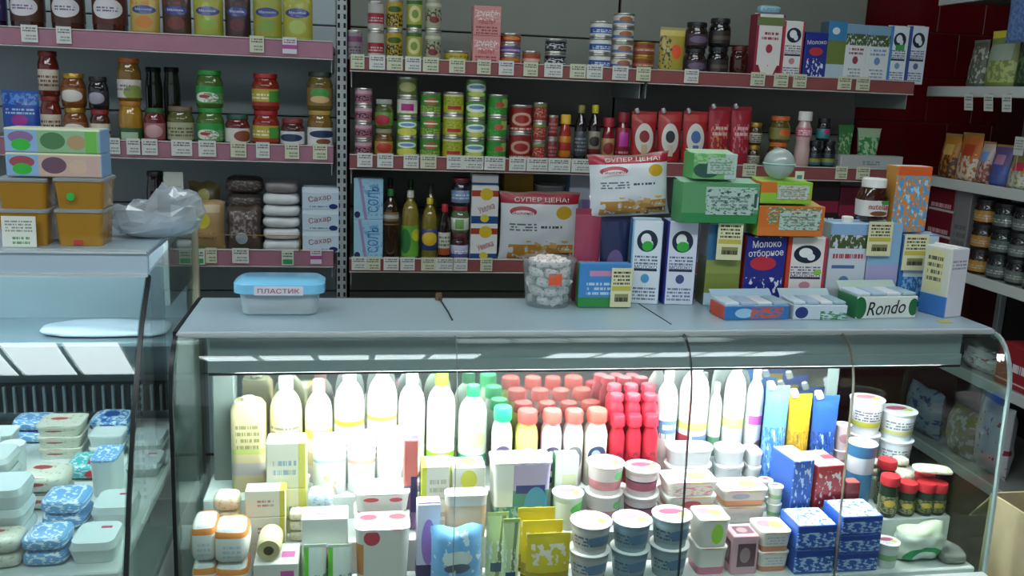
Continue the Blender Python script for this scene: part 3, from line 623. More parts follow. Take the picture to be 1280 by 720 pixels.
col('C2', J(G('5a4a1a'), plain('c8622a'), P('mus2', '7c7a3a', ('e', .6, .6, .24, .3, 'd0662c'))), 958, 982, 145, 2, 'mustard_jar', 'jar', 'mustard jar with orange lid and green label', group='jars on the middle shelf', key='orange-lidded mustard jars')
col('C2', B(G('c9a8a4'), WHITE, P('pinkb', 'c46a7c', ('t', .1, .9, .2, .8, 3, 'f0e4e0')), shape='drink', vr=(.56, .72)), 991, 1009, 139, 1, 'sauce_bottle', 'bottle', 'pale pink bottle with a rose band', group=gb, key='pale pink bottle')
bj = J(G('14161c'), BLACK, P('blackj', '1d2a34', ('r', -.5, 1.5, .3, .6, '8a8a3c'), ('r', -.5, 1.5, .1, .3, '2c6a7c')))
col('C2', bj, 1008, 1024, 176, 1, 'spice_jar', 'jar', 'black jar with olive and teal band under the teal-topped jar', group='jars on the middle shelf', key='black jar under a teal jar')
col('C2', bj, 1025, 1041, 176, 1, 'spice_jar', 'jar', 'black jar with olive and teal band beside the green tube', group='jars on the middle shelf', key='black jar beside the green tubes')
q = pyz(1024, YF+.045, ZC[1]); zq = atY(1024, 176, YF+.045).z
thing('spice_jar', 'dark jar with teal and magenta label resting on two black jars', 'jar', (q.x, YF+.045, zq+.001), jar(.026, .085, G('1a1218'), BLACK, P('tealj', '2c7a80', ('e', .6, .7, .24, .3, 'a82c6a'))))
def tubeshape(m, cap):
    def f(w_, h): return [('tube_body', loft([(w_*.62, w_*.5, h*.12, .02), (w_*.75, w_*.42, h*.45, .02), (w_*.95, .004, h*.97, .0015), (w_, .003, h, .001)], m)), ('tube_cap', lathe([(0, 0), (w_*.27, 0), (w_*.29, h*.02), (w_*.27, h*.12), (0, h*.12)], cap, seg=14))]
    return f
TG = P('tubegreen', '3f7c46', ('n', .1, .9, .2, .8, 5, .55, '9cc48c')); TG2 = P('tubegreen2', 'a8c8a0', ('n', .1, .9, .1, .75, 4, .5, '2f8a44'))
col('C2', tubeshape(TG, GREEN), 1042, 1062, 156, 1, 'mayonnaise_tube', 'tube', 'dark green standing tube behind the grey carton tray', dy=.09, key='dark green tube')
col('C2', tubeshape(TG2, GREEN), 1066, 1096, 160, 1, 'mayonnaise_tube', 'tube', 'pale green and white standing tube behind the grey carton tray', dy=.09, key='pale green tube')
col('C2', bx([P('greybox', 'aeb2ae', ('t', .35, .65, .4, .7, 2, '6a7a84'))], .06), 1045, 1122, 194, 1, 'carton_tray', 'box', 'long grey carton tray at the end of the middle shelf', d=.06, dy=.012, key='long grey carton tray')

# ------------------------------------------------------------------ centre bay, lower shelf
def saltx(w_, h, d): return [('lettering', text('СОЛЬ', h*.62, plain('2f6fae'), w_*.36, pi/2), (w_*.16, -d/2-.0006, h*.5))]
SALT = [P('saltbox', '9cc8de', ('n', .3, 1, .1, .9, 4, .56, '6fa8d0'), ('d', .42, -.22, .05, '9a86b4'), ('e', .12, .12, .1, .08, '1e2c5a')), plain('8abcd6'), plain('b4d4e2')]
col('C3', bx(SALT, .08, extra=saltx), 442, 478, 222, 2, 'salt_box', 'box', 'light blue salt box with a mauve diagonal stripe', d=.08, group='salt boxes on the lower shelf', key='light blue salt boxes')
go = 'bottles on the lower shelf'
col('C3', B(G('33200f'), GREEN, P('darkoil', '8c6a4a', ('r', -.5, 1.5, .5, .8, 'b0b4ac'), ('r', -.5, 1.5, .1, .3, '3a2a1c')), shape='oil', vr=(.5, .68)), 477, 498, 236, 1, 'oil_bottle', 'bottle', 'dark brown bottle with green cap beside the salt boxes', group=go, key='dark brown green-capped bottle')
col('C3', B(G('84762c'), plain('d6d4c4'), P('oilgreen', '6aa83c', ('e', .3, .5, .22, .4, '2f7a3a'), ('e', .75, .7, .2, .2, 'c9c83a')), shape='oil', vr=(.05, .5)), 501, 523, 238, 1, 'oil_bottle', 'bottle', 'sunflower oil bottle with white cap and green label', group=go, key='green-labelled oil bottle')
col('C3', B(G('7c6f24'), plain('d0c02c'), P('oilblue', '2e3c7c', ('e', .5, .55, .36, .32, 'd6b42c')), shape='oil', vr=(.16, .5)), 526, 546, 247, 1, 'oil_bottle', 'bottle', 'oil bottle with yellow cap and blue label with yellow disc', group=go, key='blue-labelled oil bottle')
for k, (x, yb) in enumerate(((487, 222), (512, 224), (537, 230))):
    col('C3', B(G(('2a2412', '3c3a16', '4a4418')[k]), plain(('14402a', '1c4a30', '3a4a3a')[k]), None, shape='oil'), x-9, x+9, yb, 1, 'oil_bottle', 'bottle', ('dark bottle behind the brown green-capped bottle', 'green-capped oil bottle standing behind the green-labelled oil', 'grey-capped oil bottle standing behind the blue-labelled oil')[k], dy=.12, group=go)
col('C3', B(G('1c0f0d'), plain('b8282e'), P('vineg', 'c4c4b4', ('r', -.5, 1.5, 0, .3, 'b0502c'), ('t', .1, .9, .4, .9, 3, '5a6a5a')), shape='soy', vr=(.1, .5)), 547, 562, 255, 1, 'oil_bottle', 'bottle', 'dark vinegar bottle with a red cap', group=go, key='red-capped vinegar bottle')
JB = P('jb_a', 'b8bcd2', ('r', -.5, 1.5, 0, .4, '5a62a4'), ('t', .1, .9, .3, .6, 2, 'f0f2f6'))
col('C3', [J(G('3a1a1e'), plain('5c2a30'), JB), J(G('5a6a44'), plain('7c1c24'), P('jb_b', 'd6dccc', ('r', .3, .6, .1, .9, '7ca85c'))), J(G('2a2430'), plain('6c1a22'), P('jb_c', '7c94b8', ('t', .1, .9, .3, .8, 2, 'd3dce8')))], 562, 585, 222, 3, 'pickle_jar', 'jar', ['dark jar with blue-white label at the bottom of its stack', 'jar with white and green label between two blue-labelled jars', 'jar with pale blue label topping the stack beside pasta boxes'], group='jars on the lower shelf', key='stacked jars')
def pastax(w_, h, d): return [('lettering', text('Увелка', w_*.62, plain('a82038'), h*.17, .35), (w_*.05, -d/2-.0006, h*.42))]
PAS = [P('pasta', 'dfe0dc', ('r', 0, 1, 0, .2, '1f4a86'), ('r', 0, 1, .72, .88, 'a83a24'), ('e', .55, .78, .24, .16, 'd6b82c'), ('e', .5, .14, .16, .1, 'd3c43c')), plain('c9ccd0'), plain('d6d8d6')]
col('C3', bx(PAS, .07, extra=pastax), 586, 619, 231, 2, 'groats_box', 'box', 'white groats box with navy foot and red script', d=.07, group='groats boxes on the lower shelf', key='white groats boxes')
p = pyz(602, YF+.055, ZC[2]); zt = atY(605, 231, YF+.055).z
single('groats_box', box(.098, .07, .042, [P('pastaflat', 'd6d8d8', ('r', 0, 1, .05, .25, '1f4a86'))]), 'white box lying flat on top of the two groats boxes', 'box', (p.x, YF+.057, zt+.0005))
col('C3', bx([P('yellowbox', 'c4982a', ('t', .1, .9, .3, .6, 3, '8c5a1c')), plain('b08824'), plain('d0a83a')], .07), 625, 661, 216, 1, 'grocery_box', 'box', 'tall yellow box standing behind the upright snack bag', dy=.16, d=.07, key='tall yellow box')
col('C3', lambda w_, h: tub(w_, w_, h, plain('c9ccce'), WHITE, .05), 664, 702, 230, 1, 'plastic_bucket', 'bucket', 'round white lidded bucket behind the upright snack bag', dy=.14, key='white lidded bucket')
col('C3', bx([P('bluebox2', '7fa4c4', ('r', 0, 1, .7, 1, 'b4b8c4'), ('r', .5, 1, 0, .7, '8a6aa8')), plain('6a94bc')], .07), 705, 738, 216, 1, 'grocery_box', 'box', 'tall pale blue box beside the white bucket', dy=.10, d=.07, key='tall pale blue box')
for k, (x0, x1, yt, c, ds) in enumerate(((842, 862, 215, 'b8a49c', 'white and maroon carton behind the green gum displays'), (1000, 1035, 225, '241c20', 'black packet on the lower shelf behind the orange displays'), (1036, 1062, 232, '5a1428', 'maroon packet on the lower shelf beside the black packet'))):
    col('C3', bx([P('c3fill%d' % k, c, ('t', .1, .9, .3, .6, 3, 'e4dcd6'), ('r', 0, 1, .62, .76, '8c2440'))], .07), x0, x1, yt, 1, 'grocery_box', 'box', ds, d=.07, dy=.05, key=ds)

# ------------------------------------------------------------------ big snack bag (shared design)
BAGM = P('snackbag', 'd4d9dc', ('r', 0, 1, .84, .97, 'a01c30'), ('r', 0, 1, .97, 1, '8a6a62'), ('e', .80, .72, .105, .095, 'c9a024'), ('e', .27, .73, .17, .075, 'a83040'), ('e', .27, .70, .14, .05, 'dcd4d4'), ('t', .1, .45, .46, .58, 3, '5a6a66'), ('t', .5, .78, .5, .56, 1, '3a4a48'), ('n', .1, .95, .04, .26, 5, .42, 'c08a3c'), ('n', .3, .95, .1, .32, 6, .55, 'd8b06a'), ('n', .55, .95, .02, .14, 7, .55, '6a3a24'))
def snackbag(seed):
    def f(w_, h):
        return po(BAGM, .085, 'pillow', None, seed=seed, wr=.008)(w_, h) + [('lettering', text('СУПЕР ЦЕНА!', w_*.66, WHITE, h*.075), (0, -.036, h*.9), (-.16, 0, 0)), ('lettering', text('Яшкино', w_*.24, plain('8c1c30'), h*.045), (-w_*.23, -.047, h*.72))]
    return f
col('C3', snackbag(3), 621, 722, 240, 1, 'snack_bag', 'bag', 'large white snack bag with a red SUPER PRICE ribbon standing on the lower shelf', d=.085, dy=-.012, key='upright snack bag')

# ------------------------------------------------------------------ left bay, top shelf
def roundlab(n, c): return P('roundlab_'+n, c, ('e', .5, .55, .3, .36, 'd8d3d6'), ('t', .3, .7, .45, .65, 2, '6a5a78'))
gj = 'large jars on the left top shelf'
for k, (x0, x1, c, ds) in enumerate(((-30, 10, '2a1f3a', 'large dark jar with purple label at the end of the jar row'), (15, 58, '3a2014', 'large brown jar with round white label beside the purple-labelled jar'), (66, 108, '43231a', 'large brown jar with round white label between two similar jars'), (117, 161, '4a1a14', 'large reddish jar with round white label beside the first yellow pouch'))):
    col('L1', J(G(c), plain('3a1c14'), roundlab('abcd'[k], ('3c3460', '4a3020', '4c2e22', '54241c')[k]), vr=(.16, .6)), x0, x1, -42, 1, 'preserve_jar', 'jar', ds, group=gj, key=('large purple-labelled jar', 'brown jar beside the purple-labelled one', 'brown jar between two others', 'reddish round-label jar')[k])
def mayo(c1, c2, n): return P('mayo_'+n, c1, ('e', .5, .52, .4, .085, '25357c'), ('e', .5, .28, .3, .12, c2), ('n', 0, 1, .62, .95, 5, .55, c2), ('r', 0, 1, 0, .1, c2))
def mayox(w_, h, d): return [('lettering', text('Махеевъ', w_*.56, plain('c9cfe4'), h*.045), (0, -d*.40, h*.5), (-.14, 0, 0))]
gy = 'sauce pouches on the left top shelf'
for k, (x0, x1, a, b, ds) in enumerate(((164, 201, 'b09a4c', 'c47a2a', 'yellow sauce pouch with orange picture and blue oval'), (204, 240, '3a1f18', '6a2a20', 'dark brown sauce pouch between two yellow pouches'), (243, 280, 'a09a34', '8aa83c', 'yellow-green sauce pouch between two dark pouches'), (282, 314, '2c1a20', '5a2028', 'dark purple-brown sauce pouch with blue oval'), (317, 353, '98952e', '7c9a3a', 'yellow-green sauce pouch beside the dark purple-brown one'), (354, 391, 'a4a038', 'a8b85c', 'yellow-green sauce pouch at the bare end of its shelf'))):
    col('L1', po(mayo(a, b, str(k)), .055, seal=plain('b0aa8c'), seed=k, extra=mayox), x0, x1, -22, 1, 'sauce_pouch', 'pouch', ds, d=.055, group=gy, key=('orange-pictured pouch', 'dark brown pouch', 'pouch between the dark ones', 'dark purple pouch', 'green pouch', 'last green pouch')[k])
# ------------------------------------------------------------------ left bay, middle shelf
gl = 'jars on the left middle shelf'
col('L2', po(P('bluepk', '1f4aa4', ('e', .5, .42, .22, .12, 'a02c8c'), ('t', .1, .9, .55, .7, 2, 'a8c4e4'), ('n', 0, 1, .75, 1, 5, .5, '4a8ad0')), .05, 'doy', plain('2c5cb4'), seed=5), 6, 52, 113, 1, 'snack_packet', 'packet', 'bright blue packet beside the brown jars', d=.05, key='bright blue packet')
col('L2', J(G('6a2014'), plain('7c1f1a'), P('rb', 'c4b8a4', ('t', .1, .9, .2, .8, 3, '6a4a3a'))), 53, 79, 64, 2, 'preserve_jar', 'jar', 'red-brown jar with a cream label', group=gl, key='red-brown jars')
col('L2', J(G('7a4416'), GOLD, P('hon', '8a5420', ('e', .5, .5, .34, .4, 'dcd6cc'))), 81, 111, 92, 2, 'honey_jar', 'jar', 'amber honey jar with gold lid and round white label', group=gl, key='amber honey jars')
col('L2', [J(G('4a2018'), plain('8a1f20'), P('rj2', 'c9bfa8', ('r', -.5, 1.5, .3, .5, '7c3a24'))), J(G('1f1a20'), BLACK, P('dk2', '2c2830', ('e', .45, .5, .3, .4, 'a09ca8')))], 114, 139, 96, 2, 'preserve_jar', 'jar', ['red-lidded brown jar under a black jar', 'black jar with grey round label on a red-lidded jar'], group=gl, key='black jar on a red-lidded jar')
col('L2', [J(G('a87a22'), plain('a8701f'), P('mst', '2f5a34', ('r', .25, .75, .2, .7, 'a8c4a4')), vr=(.02, .4)), J(G('7a5a22'), plain('a85a1c'), P('mst2', 'cfc8bc', ('e', .7, .3, .3, .4, '8a9a4c'), ('t', .1, .6, .4, .8, 2, '7a6a7a')), vr=(.08, .56))], 150, 180, 73, 2, 'preserve_jar', 'jar', ['mustard-yellow jar with green label supporting a tall jar', 'tall olive jar with orange lid on the mustard-yellow jar'], group=gl, key='mustard-yellow jar')
col('L2', J(G('1d2418'), plain('141a14'), None), 184, 206, 84, 1, 'preserve_jar', 'jar', 'tall dark jar standing behind the green-lidded red jar', dy=.14, group=gl)
col('L2', J(G('232a1c'), plain('1a1f1a'), None), 207, 228, 84, 1, 'preserve_jar', 'jar', 'tall dark jar standing behind the pickle jar', dy=.14, group=gl)
col('L2', J(G('6a1a22'), plain('1f5a2e'), P('beet', '9c5a62', ('e', .5, .5, .3, .4, 'c49a9c'))), 181, 208, 135, 1, 'preserve_jar', 'jar', 'beetroot-red jar with a dark green lid', group=gl, key='green-lidded red jar')
col('L2', J(G('5a5a30'), plain('6a5a44'), P('pick', 'a8a888', ('t', .1, .9, .2, .8, 3, '5a5a3a'))), 210, 244, 133, 1, 'pickle_jar', 'jar', 'wide jar of grey-green pickles with cream label', group=gl, key='grey-green pickle jar')
col('L2', J(G('4a6a2a'), plain('1f8a34'), P('pick2', '2f9a44', ('e', .45, .35, .3, .3, 'dfe6dc'), ('n', .4, 1, 0, .6, 6, .5, '8a9a74'), ('e', .4, .4, .14, .1, 'b03a2c'))), 247, 281, 88, 2, 'pickle_jar', 'jar', 'pickle jar with bright green lid and label', group=gl, key='bright green pickle jars')
col('L2', J(G('6a2420'), plain('1f4a3a'), P('lecho', 'd3d0c8', ('e', .7, .45, .26, .4, '8c4a34'))), 282, 313, 143, 1, 'preserve_jar', 'jar', 'reddish jar with a mostly white label and dark teal lid', group=gl, key='white-labelled reddish jar')
col('L2', J(G('8a2a1c'), plain('a01c22'), P('lech2', 'b8a83c', ('r', .6, 1.2, .1, .9, '4a9a3c'), ('t', .1, .6, .4, .8, 2, 'e8e2c4'), ('r', -.5, 1.5, 0, .25, 'a03424'))), 316, 350, 92, 2, 'preserve_jar', 'jar', 'tomato jar with red lid and yellow-green label', group=gl, key='red-lidded tomato jars')
col('L2', J(G('4a2420'), plain('7c2228'), P('smj', 'd6d8da', ('e', .45, .5, .36, .3, '2a3a5a'))), 351, 381, 148, 1, 'preserve_jar', 'jar', 'short jar with white label and navy oval', group=gl, key='short navy-oval jar')
col('L2', [J(G('7a5a24'), plain('a88a3c'), P('tallj', 'dcdcd8', ('e', .6, .65, .4, .2, '24345a'), ('e', .6, .25, .2, .16, '7c4a2a')), vr=(.06, .62)), J(G('6a5a26'), plain('2a3a2a'), P('topj', '8a6a3a', ('e', .5, .7, .26, .26, '4a9a4c'), ('e', .5, .35, .26, .2, 'd3b07c')))], 384, 416, 90, 2, 'preserve_jar', 'jar', ['tall amber jar with white and navy label beside the upright', 'green-labelled jar standing on the white and navy labelled jar'], group=gl, key='tall amber jar')
# ------------------------------------------------------------------ left bay, lower shelf
def tan(w_, h): return [('bag_body', pouch(w_, h, .07, P('tanbag', 'a88a5c', ('e', .42, .62, .22, .16, 'd0c43c'), ('r', .1, .9, .78, .92, 'c4b08c'), ('r', 0, .5, 0, .12, '8a9a4c'), ('t', .2, .8, .25, .4, 2, '8a6a44')), 'pillow', 2, .006))]
col('L3', tan, 235, 283, 251, 1, 'groats_bag', 'bag', 'tan groats bag with a yellow round print', d=.07, key='tan groats bag')
p = pyz(258, YF+.17, ZL[2]); 
col('L3', lambda w_, h: [('bag_body', pouch(w_, h, .07, P('olivebag', '5a5230', ('e', .5, .8, .2, .1, 'b0a85a'), ('t', .2, .8, .3, .6, 4, '8a8252')), 'pillow', 5, .006))], 238, 278, 227, 1, 'groats_bag', 'bag', 'olive-brown groats bag standing behind the tan bag', dy=.10, d=.07)
BWN = P('brownbag', '54463e', ('n', .1, .9, .3, .9, 6, .52, '8a7e80'), ('e', .45, .3, .18, .14, 'a8b8bc'))
col('L3', lambda w_, h: [('bag_body', pouch(w_, h, .08, BWN, 'pillow', 6, .007))], 284, 328, 258, 1, 'groats_bag', 'bag', 'dark brown buckwheat bag standing upright', d=.08, key='dark brown buckwheat bag')
LYB = lambda w_, h: [('bag_body', pillow(w_, .11, h, P('brownbag2', '5c4e48', ('n', 0, 1, .2, .8, 6, .55, '8c8284')), 4, .004))]
p = pyz(307, YF+.19, ZL[2])
for k in range(4):
    thing('groats_bag', 'dark brown packet lying behind the upright buckwheat bag, %s of its pile' % ORD[4][k], 'bag', (p.x, YF+.20, ZL[2]+.0005+k*.064), LYB(.135, .063), group='pile of brown packets')
SUG = mat('sugar_bag_white', 'd8dcdc', .35, mottle=.1, mscale=25)
col('L3', [lambda w_, h, k=k: [('bag_body', pillow(w_, .12, h, SUG, k+1, .006))] for k in range(5)]+[lambda w_, h: [('bag_body', pillow(w_*.9, .11, h, mat('grey_bag', '8a8482', .4, mottle=.2), 9, .006))]], 330, 376, 226, 6, 'sugar_bag', 'bag',
    ['white sugar bag, %s of the pile beside the sugar boxes' % t for t in ('bottom', 'second from bottom', 'third from bottom', 'fourth from bottom', 'fifth from bottom')]+['greyish bag lying on the pile of white sugar bags'], d=.12, group='pile of sugar bags', key='white sugar bags')
SBX = [P('sugarbox', 'c4d8e4', ('e', .85, .14, .12, .12, '1f2c6a'), ('e', .5, .85, .6, .1, 'dbe8ee'), ('t', .2, .7, .1, .2, 1, '5a7aa0')), plain('b0c8d8'), plain('d0e0e8')]
col('L3', bx(SBX, .09, extra=lambda w_, h, d: [('lettering', text('Сахар', w_*.62, plain('9c1c38'), h*.32, .16), (-w_*.02, -d/2-.0006, h*.5))]), 379, 424, 233, 3, 'sugar_box', 'box', 'pale blue sugar cube box with red script', d=.09, group='sugar boxes on the lower left shelf', key='pale blue sugar boxes')
col('L3', J(G('1f1418'), BLACK, P('dkred', '2a1a20', ('r', -.5, 1.5, .3, .6, 'a01c2c'))), 186, 209, 214, 1, 'preserve_jar', 'jar', 'dark jar with a red band behind the crumpled clear bag', dy=.05, key='dark red-banded jar')
p = pyz(220, YF+.03, ZL[2]); zc = atY(220, 241, YF+.03).z
thing('price_card', 'large blank-looking white price card on a wire stem beside the tan groats bag', 'price card', (p.x, YF+.03, ZL[2]+.0005), [('wire_stem', tubem([(0, 0, 0), (0, 0, zc-ZL[2])], .0015, STEEL)), ('card', box(.066, .001, .072, P('bigcard', 'c9d0c4', ('t', .1, .9, .1, .35, 3, '9aa49a')), .0003), (0, 0, zc-ZL[2])), ('stem_foot', box(.03, .03, .004, STEEL))])
thing('guard_wire', 'thin brass guard wire in front of the sugar bags and groats', 'wire', (0, 0, 0), [('wire', tubem([(-.60, YF-.012, ZL[2]+.065), (-.20, YF-.012, ZL[2]+.065)], .0015, GOLD)), ('end_post', tubem([(-.60, YF-.012, ZL[2]+.01), (-.60, YF-.012, ZL[2]+.068)], .002, GOLD)), ('end_post', tubem([(-.20, YF-.012, ZL[2]+.01), (-.20, YF-.012, ZL[2]+.068)], .002, GOLD))])

# ------------------------------------------------------------------ price tags clipped on the rails
TAGM = [P('tag_white', 'd6d8d0', ('t', .1, .9, .62, .92, 2, '4a4c50'), ('t', .2, .9, .15, .5, 2, '8a8c90')), P('tag_cream', 'cfd2b4', ('t', .1, .9, .6, .9, 2, '4c4e4a'), ('t', .3, .9, .12, .5, 2, '7c8068')), P('tag_pink', 'd8d0d8', ('r', 0, 1, .3, .55, 'b04a8c'), ('t', .1, .9, .65, .92, 2, '54505a')), P('tag_green', 'c9d6c4', ('r', .1, .9, .08, .4, '2f9a5a'), ('t', .1, .9, .55, .9, 2, '4c544c'))]
def ptag(sh, x0, x1, up=.012, t=0):
    x0, x1 = (x0-1.5, x1+1.5) if sh[0] == 'C' else (x0, x1); zs, yf = SH[sh]; hh = .05 if sh[0] == 'C' else .055
    a = pyz(x0, yf-.012, zs); b = pyz(x1, yf-.012, zs)
    it = min(SHELFITEMS[sh], key=lambda q: abs(q[0]-(x0+x1)/2)); wd = it[1].split(); k = ' '.join(wd[:6 if t < 2 else 4])
    c = ('white', 'cream', 'white and magenta', 'white and green')[t]
    thing('price_tag', '%s price tag on the shelf rail below the %s' % (c, k), 'price tag', ((a.x+b.x)/2, yf-.0122, zs+up-hh), [('card', box(b.x-a.x, .0012, hh, TAGM[t], .0003)), ('clip', box((b.x-a.x)*.7, .003, .005, CLEAR, .0006), (0, .0012, .012))], group='price tags on the %s shelf rail' % {'C1': 'top', 'C2': 'middle', 'C3': 'lower', 'L1': 'left top', 'L2': 'left middle', 'L3': 'left lower'}[sh])
for sh, L_ in {'C1': ((440, 454, 1), (463, 480, 0), (485, 502, 1), (508, 525, 0), (530, 547, 1), (563, 580, 1), (598, 612, 1), (625, 641, 0), (656, 671, 1), (682, 702, 0), (714, 731, 1), (735, 752, 0), (767, 784, 0), (797, 812, 1), (857, 872, 0), (940, 955, 1), (969, 984, 1), (993, 1007, 1), (1049, 1063, 1), (1072, 1086, 1)),
               'C2': ((448, 464, 0), (473, 490, 0), (506, 522, 0), (527, 544, 1), (560, 576, 0), (579, 604, 0), (606, 630, 0), (638, 656, 0), (660, 684, 0), (686, 712, 0), (716, 738, 0), (930, 944, 1), (1046, 1058, 1), (1072, 1086, 1)),
               'C3': ((441, 456, 0), (458, 474, 1), (481, 497, 0), (502, 517, 0), (528, 543, 1), (546, 566, 0), (567, 583, 0), (602, 614, 1)),
               'L1': ((26, 47, 0), (70, 89, 0), (312, 330, 1), (353, 371, 2)),
               'L2': ((134, 150, 0), (158, 175, 0), (177, 197, 0), (214, 240, 0), (248, 270, 0), (288, 308, 1), (320, 337, 0), (356, 374, 1), (391, 409, 1)),
               'L3': ((236, 256, 3), (257, 271, 1), (290, 311, 0), (352, 367, 3), (388, 402, 2))}.items():
    for x0, x1, t in L_: ptag(sh, x0, x1, .018 if t != 3 else .012, t)

# ================================================================== GOODS ON THE MAIN COUNTER'S LEDGE
def onz(fn, x0, x1, ytop, z, yf, d, name, cat, desc, group=None, rz=0, rot=None):
    """thing standing on height z with its front at world y = yf; returns the height of its top"""
    a = pyz(x0, yf, z); b = pyz(x1, yf, z); w_ = (b-a).x; y = yf+d/2
    h = atY((x0+x1)/2, ytop, yf).z-z
    o = thing(name, desc, cat, ((a.x+b.x)/2, y, z+.0003), fn(w_, h), rz, group, rot); return z+h
def yb(px, py, z): return atZ(px, py, z).y
BLUEPL = mat('blue_plastic', '7cc8ec', .25, coat=.5)
p = atZ(349, 396, ZT)
thing('food_container', 'translucent light blue lidded food container with red print on the counter ledge', 'container', (p.x, p.y+.05, ZT+.0003), [
    ('tub_body', loft([(.14, .075, 0, .02), (.155, .085, .004, .02), (.165, .09, .05, .02)], glassm('pale_clear', 'dcecf0', .08, .2, .45))), ('tub_lid', loft([(.168, .094, .047, .025), (.188, .108, .049, .028), (.188, .108, .068, .028), (.165, .09, .076, .024)], BLUEPL),
     (0, 0, 0), None, [('lid_label', box(.10, .0012, .019, plain('d8dce4'), .0003), (0, -.0548, .047), None), ('lettering', text('ПЛАСТИК', .085, plain('a82c48'), .010), (0, -.0562, .0565), None)])])
# bucket of wrapped candies
BY = yb(684, 388, ZT); px_ = pyz(684, BY+.06, ZT)
thing('candy_bucket', 'clear plastic bucket of white wrapped candies with an orange sticker', 'bucket', (px_.x, BY+.06, ZT+.0003), [
    ('bucket_body', lathe([(0, .0012), (.048, .0012), (.05, 0), (.052, .004), (.061, .105), (.064, .107), (.064, .110), (.060, .110), (.0505, .006), (0, .004)], CLEAR, seg=28)),
    ('sticker', box(.03, .0012, .026, plain('e0552a'), .0003), (.004, -.0585, .058), (-.085, 0, 0))])
WR = P('candywrap', 'e8e2dc', ('n', 0, 1, .2, .8, 2.5, .6, 'b02c44')); cm = pillow(.034, .022, .020, WR, 3, .001, .7, 10, 6); tw = pouch(.016, .015, .004, WR, 'pillow', 2, .001, nx=4, nz=4)
random.seed(11)
for lay in range(5):
    for k in range(7):
        a = 2*pi*k/6+lay*.5; rr = (.036+.0015*lay if k < 6 else 0)*(1 if lay < 4 else .8)
        thing('wrapped_candy', 'white candy in red-marked wrapper inside the clear bucket', 'candy', (px_.x+rr*cos(a), BY+.06+rr*sin(a), ZT+.0065+lay*.0215+(.006 if k == 6 else 0)), [('candy', cm), ('wrapper_twist', tw, (.018, 0, .004), (0, .7, 0))], rot=(random.uniform(-.25, .25), random.uniform(-.25, .25), a+pi/2+random.uniform(-.4, .4)), group='candies in the bucket')
# boxes and cartons
Yq = 2.045
onz(bx([P('tealbox', '3f86c4', ('r', 0, 1, 0, .24, '2f8a44'), ('r', .2, .8, .72, .84, 'c88ab0'), ('t', .15, .8, .3, .62, 3, 'b8d4ea')), plain('2f8a44'), plain('5a9ad0')], .03), 722, 786, 330, ZT, yb(755, 385, ZT), .03, 'milk_box', 'box', 'blue box with a green foot beside the candy bucket')
YT = [P('bigtag', 'dcdab0', ('t', .1, .9, .58, .95, 4, '3a3c30'), ('r', .05, .95, .42, .54, 'c4b84c'), ('r', .2, .85, .14, .34, '8a8a5a'), ('t', .2, .85, .14, .34, 1, '33352a'))]
def bigtag(x0, x1, y0, y1, z, yf, lab, rz=0, lean=-.08):
    a = atY(x0, y1, yf); b = atY(x1, y1, yf); zt_ = atY((x0+x1)/2, y0, yf).z; zb = atY((x0+x1)/2, y1, yf).z
    thing('price_tag', lab, 'price tag', ((a.x+b.x)/2, yf, zb), [('card', box(b.x-a.x, .0015, zt_-zb, YT, .0003), (0, 0, 0), (lean, 0, 0)), ('tape', box((b.x-a.x)*.3, .001, .012, CLEAR, .0002), (0, -(zt_-zb)*lean*0+.0014, (zt_-zb)*.9))], group='large yellow price tags', rz=rz)
bigtag(762, 788, 335, 384, ZT, yb(755, 385, ZT)-.004, 'large yellow price tag taped to the blue and green box', lean=0)
onz(po(P('pinkpk', '9a3c56', ('t', .2, .8, .3, .5, 3, 'c08a9a')), .036, 'doy', plain('8c3048'), seed=3), 716, 748, 262, ZT, 2.074, .038, 'coffee_pouch', 'pouch', 'dark pink pouch behind the blue and green box')
hB = onz(po(P('navypk', '1f2a52', ('e', .5, .45, .3, .2, '6a5a8a'), ('n', .2, .8, .1, .4, 5, .5, '8a4a5c')), .036, 'doy', plain('20284c'), seed=4), 749, 784, 272, ZT, 2.074, .038, 'coffee_pouch', 'pouch', 'navy pouch behind the blue and green box')
cowA = [P('cow_light', 'dce6ee', ('r', 0, .06, 0, 1, '8ac0e0'), *cow('4a9cd0'), ('e', .52, .70, .18, .06, '2fae3c')), plain('2f86b8'), plain('c8dce8')]
cowB = [P('cow_dark', 'd6dcea', ('r', 0, .06, 0, 1, '2c3490'), *cow('3a4a7c'), ('e', .52, .70, .2, .06, '2fae3c')), plain('2a2f86'), plain('c8d0e0')]
onz(bx(cowA, .062, True, extra=MILKTXT(plain('2a3a5a'))), 788, 824, 276, ZT, yb(806, 380, ZT), .06, 'milk_carton', 'carton', 'tall milk carton with sky blue edge and cow emblem beside the yellow price tag', rz=-.16)
onz(bx(cowB, .062, True, WHITE, extra=MILKTXT(plain('2a3a5a'))), 830, 867, 277, ZT, yb(848, 381, ZT), .06, 'milk_carton', 'carton', 'tall milk carton with navy edge and cow emblem next to the olive carton', rz=-.10)
h1 = onz(bx([P('olivecarton', '7c8a3c', ('r', 0, 1, .55, 1, '2f6a94'), ('r', 0, 1, .4, .56, '8a9a4c'), ('r', 0, 1, 0, .16, 'b8d0dc')), P('olivecarton_side', '5a6a5c', ('r', 0, 1, .6, 1, '6a7a84'), ('r', 0, 1, 0, .5, '4a5a34')), plain('8ab4cc')], .07, True), 880, 922, 280, ZT, 2.035, .07, 'milk_carton', 'carton', 'olive and blue milk carton under the green gum displays', rz=-.06)
bigtag(895, 925, 277, 325, ZT, 2.018, 'large yellow price tag on the olive and blue carton', rz=-.12, lean=0)
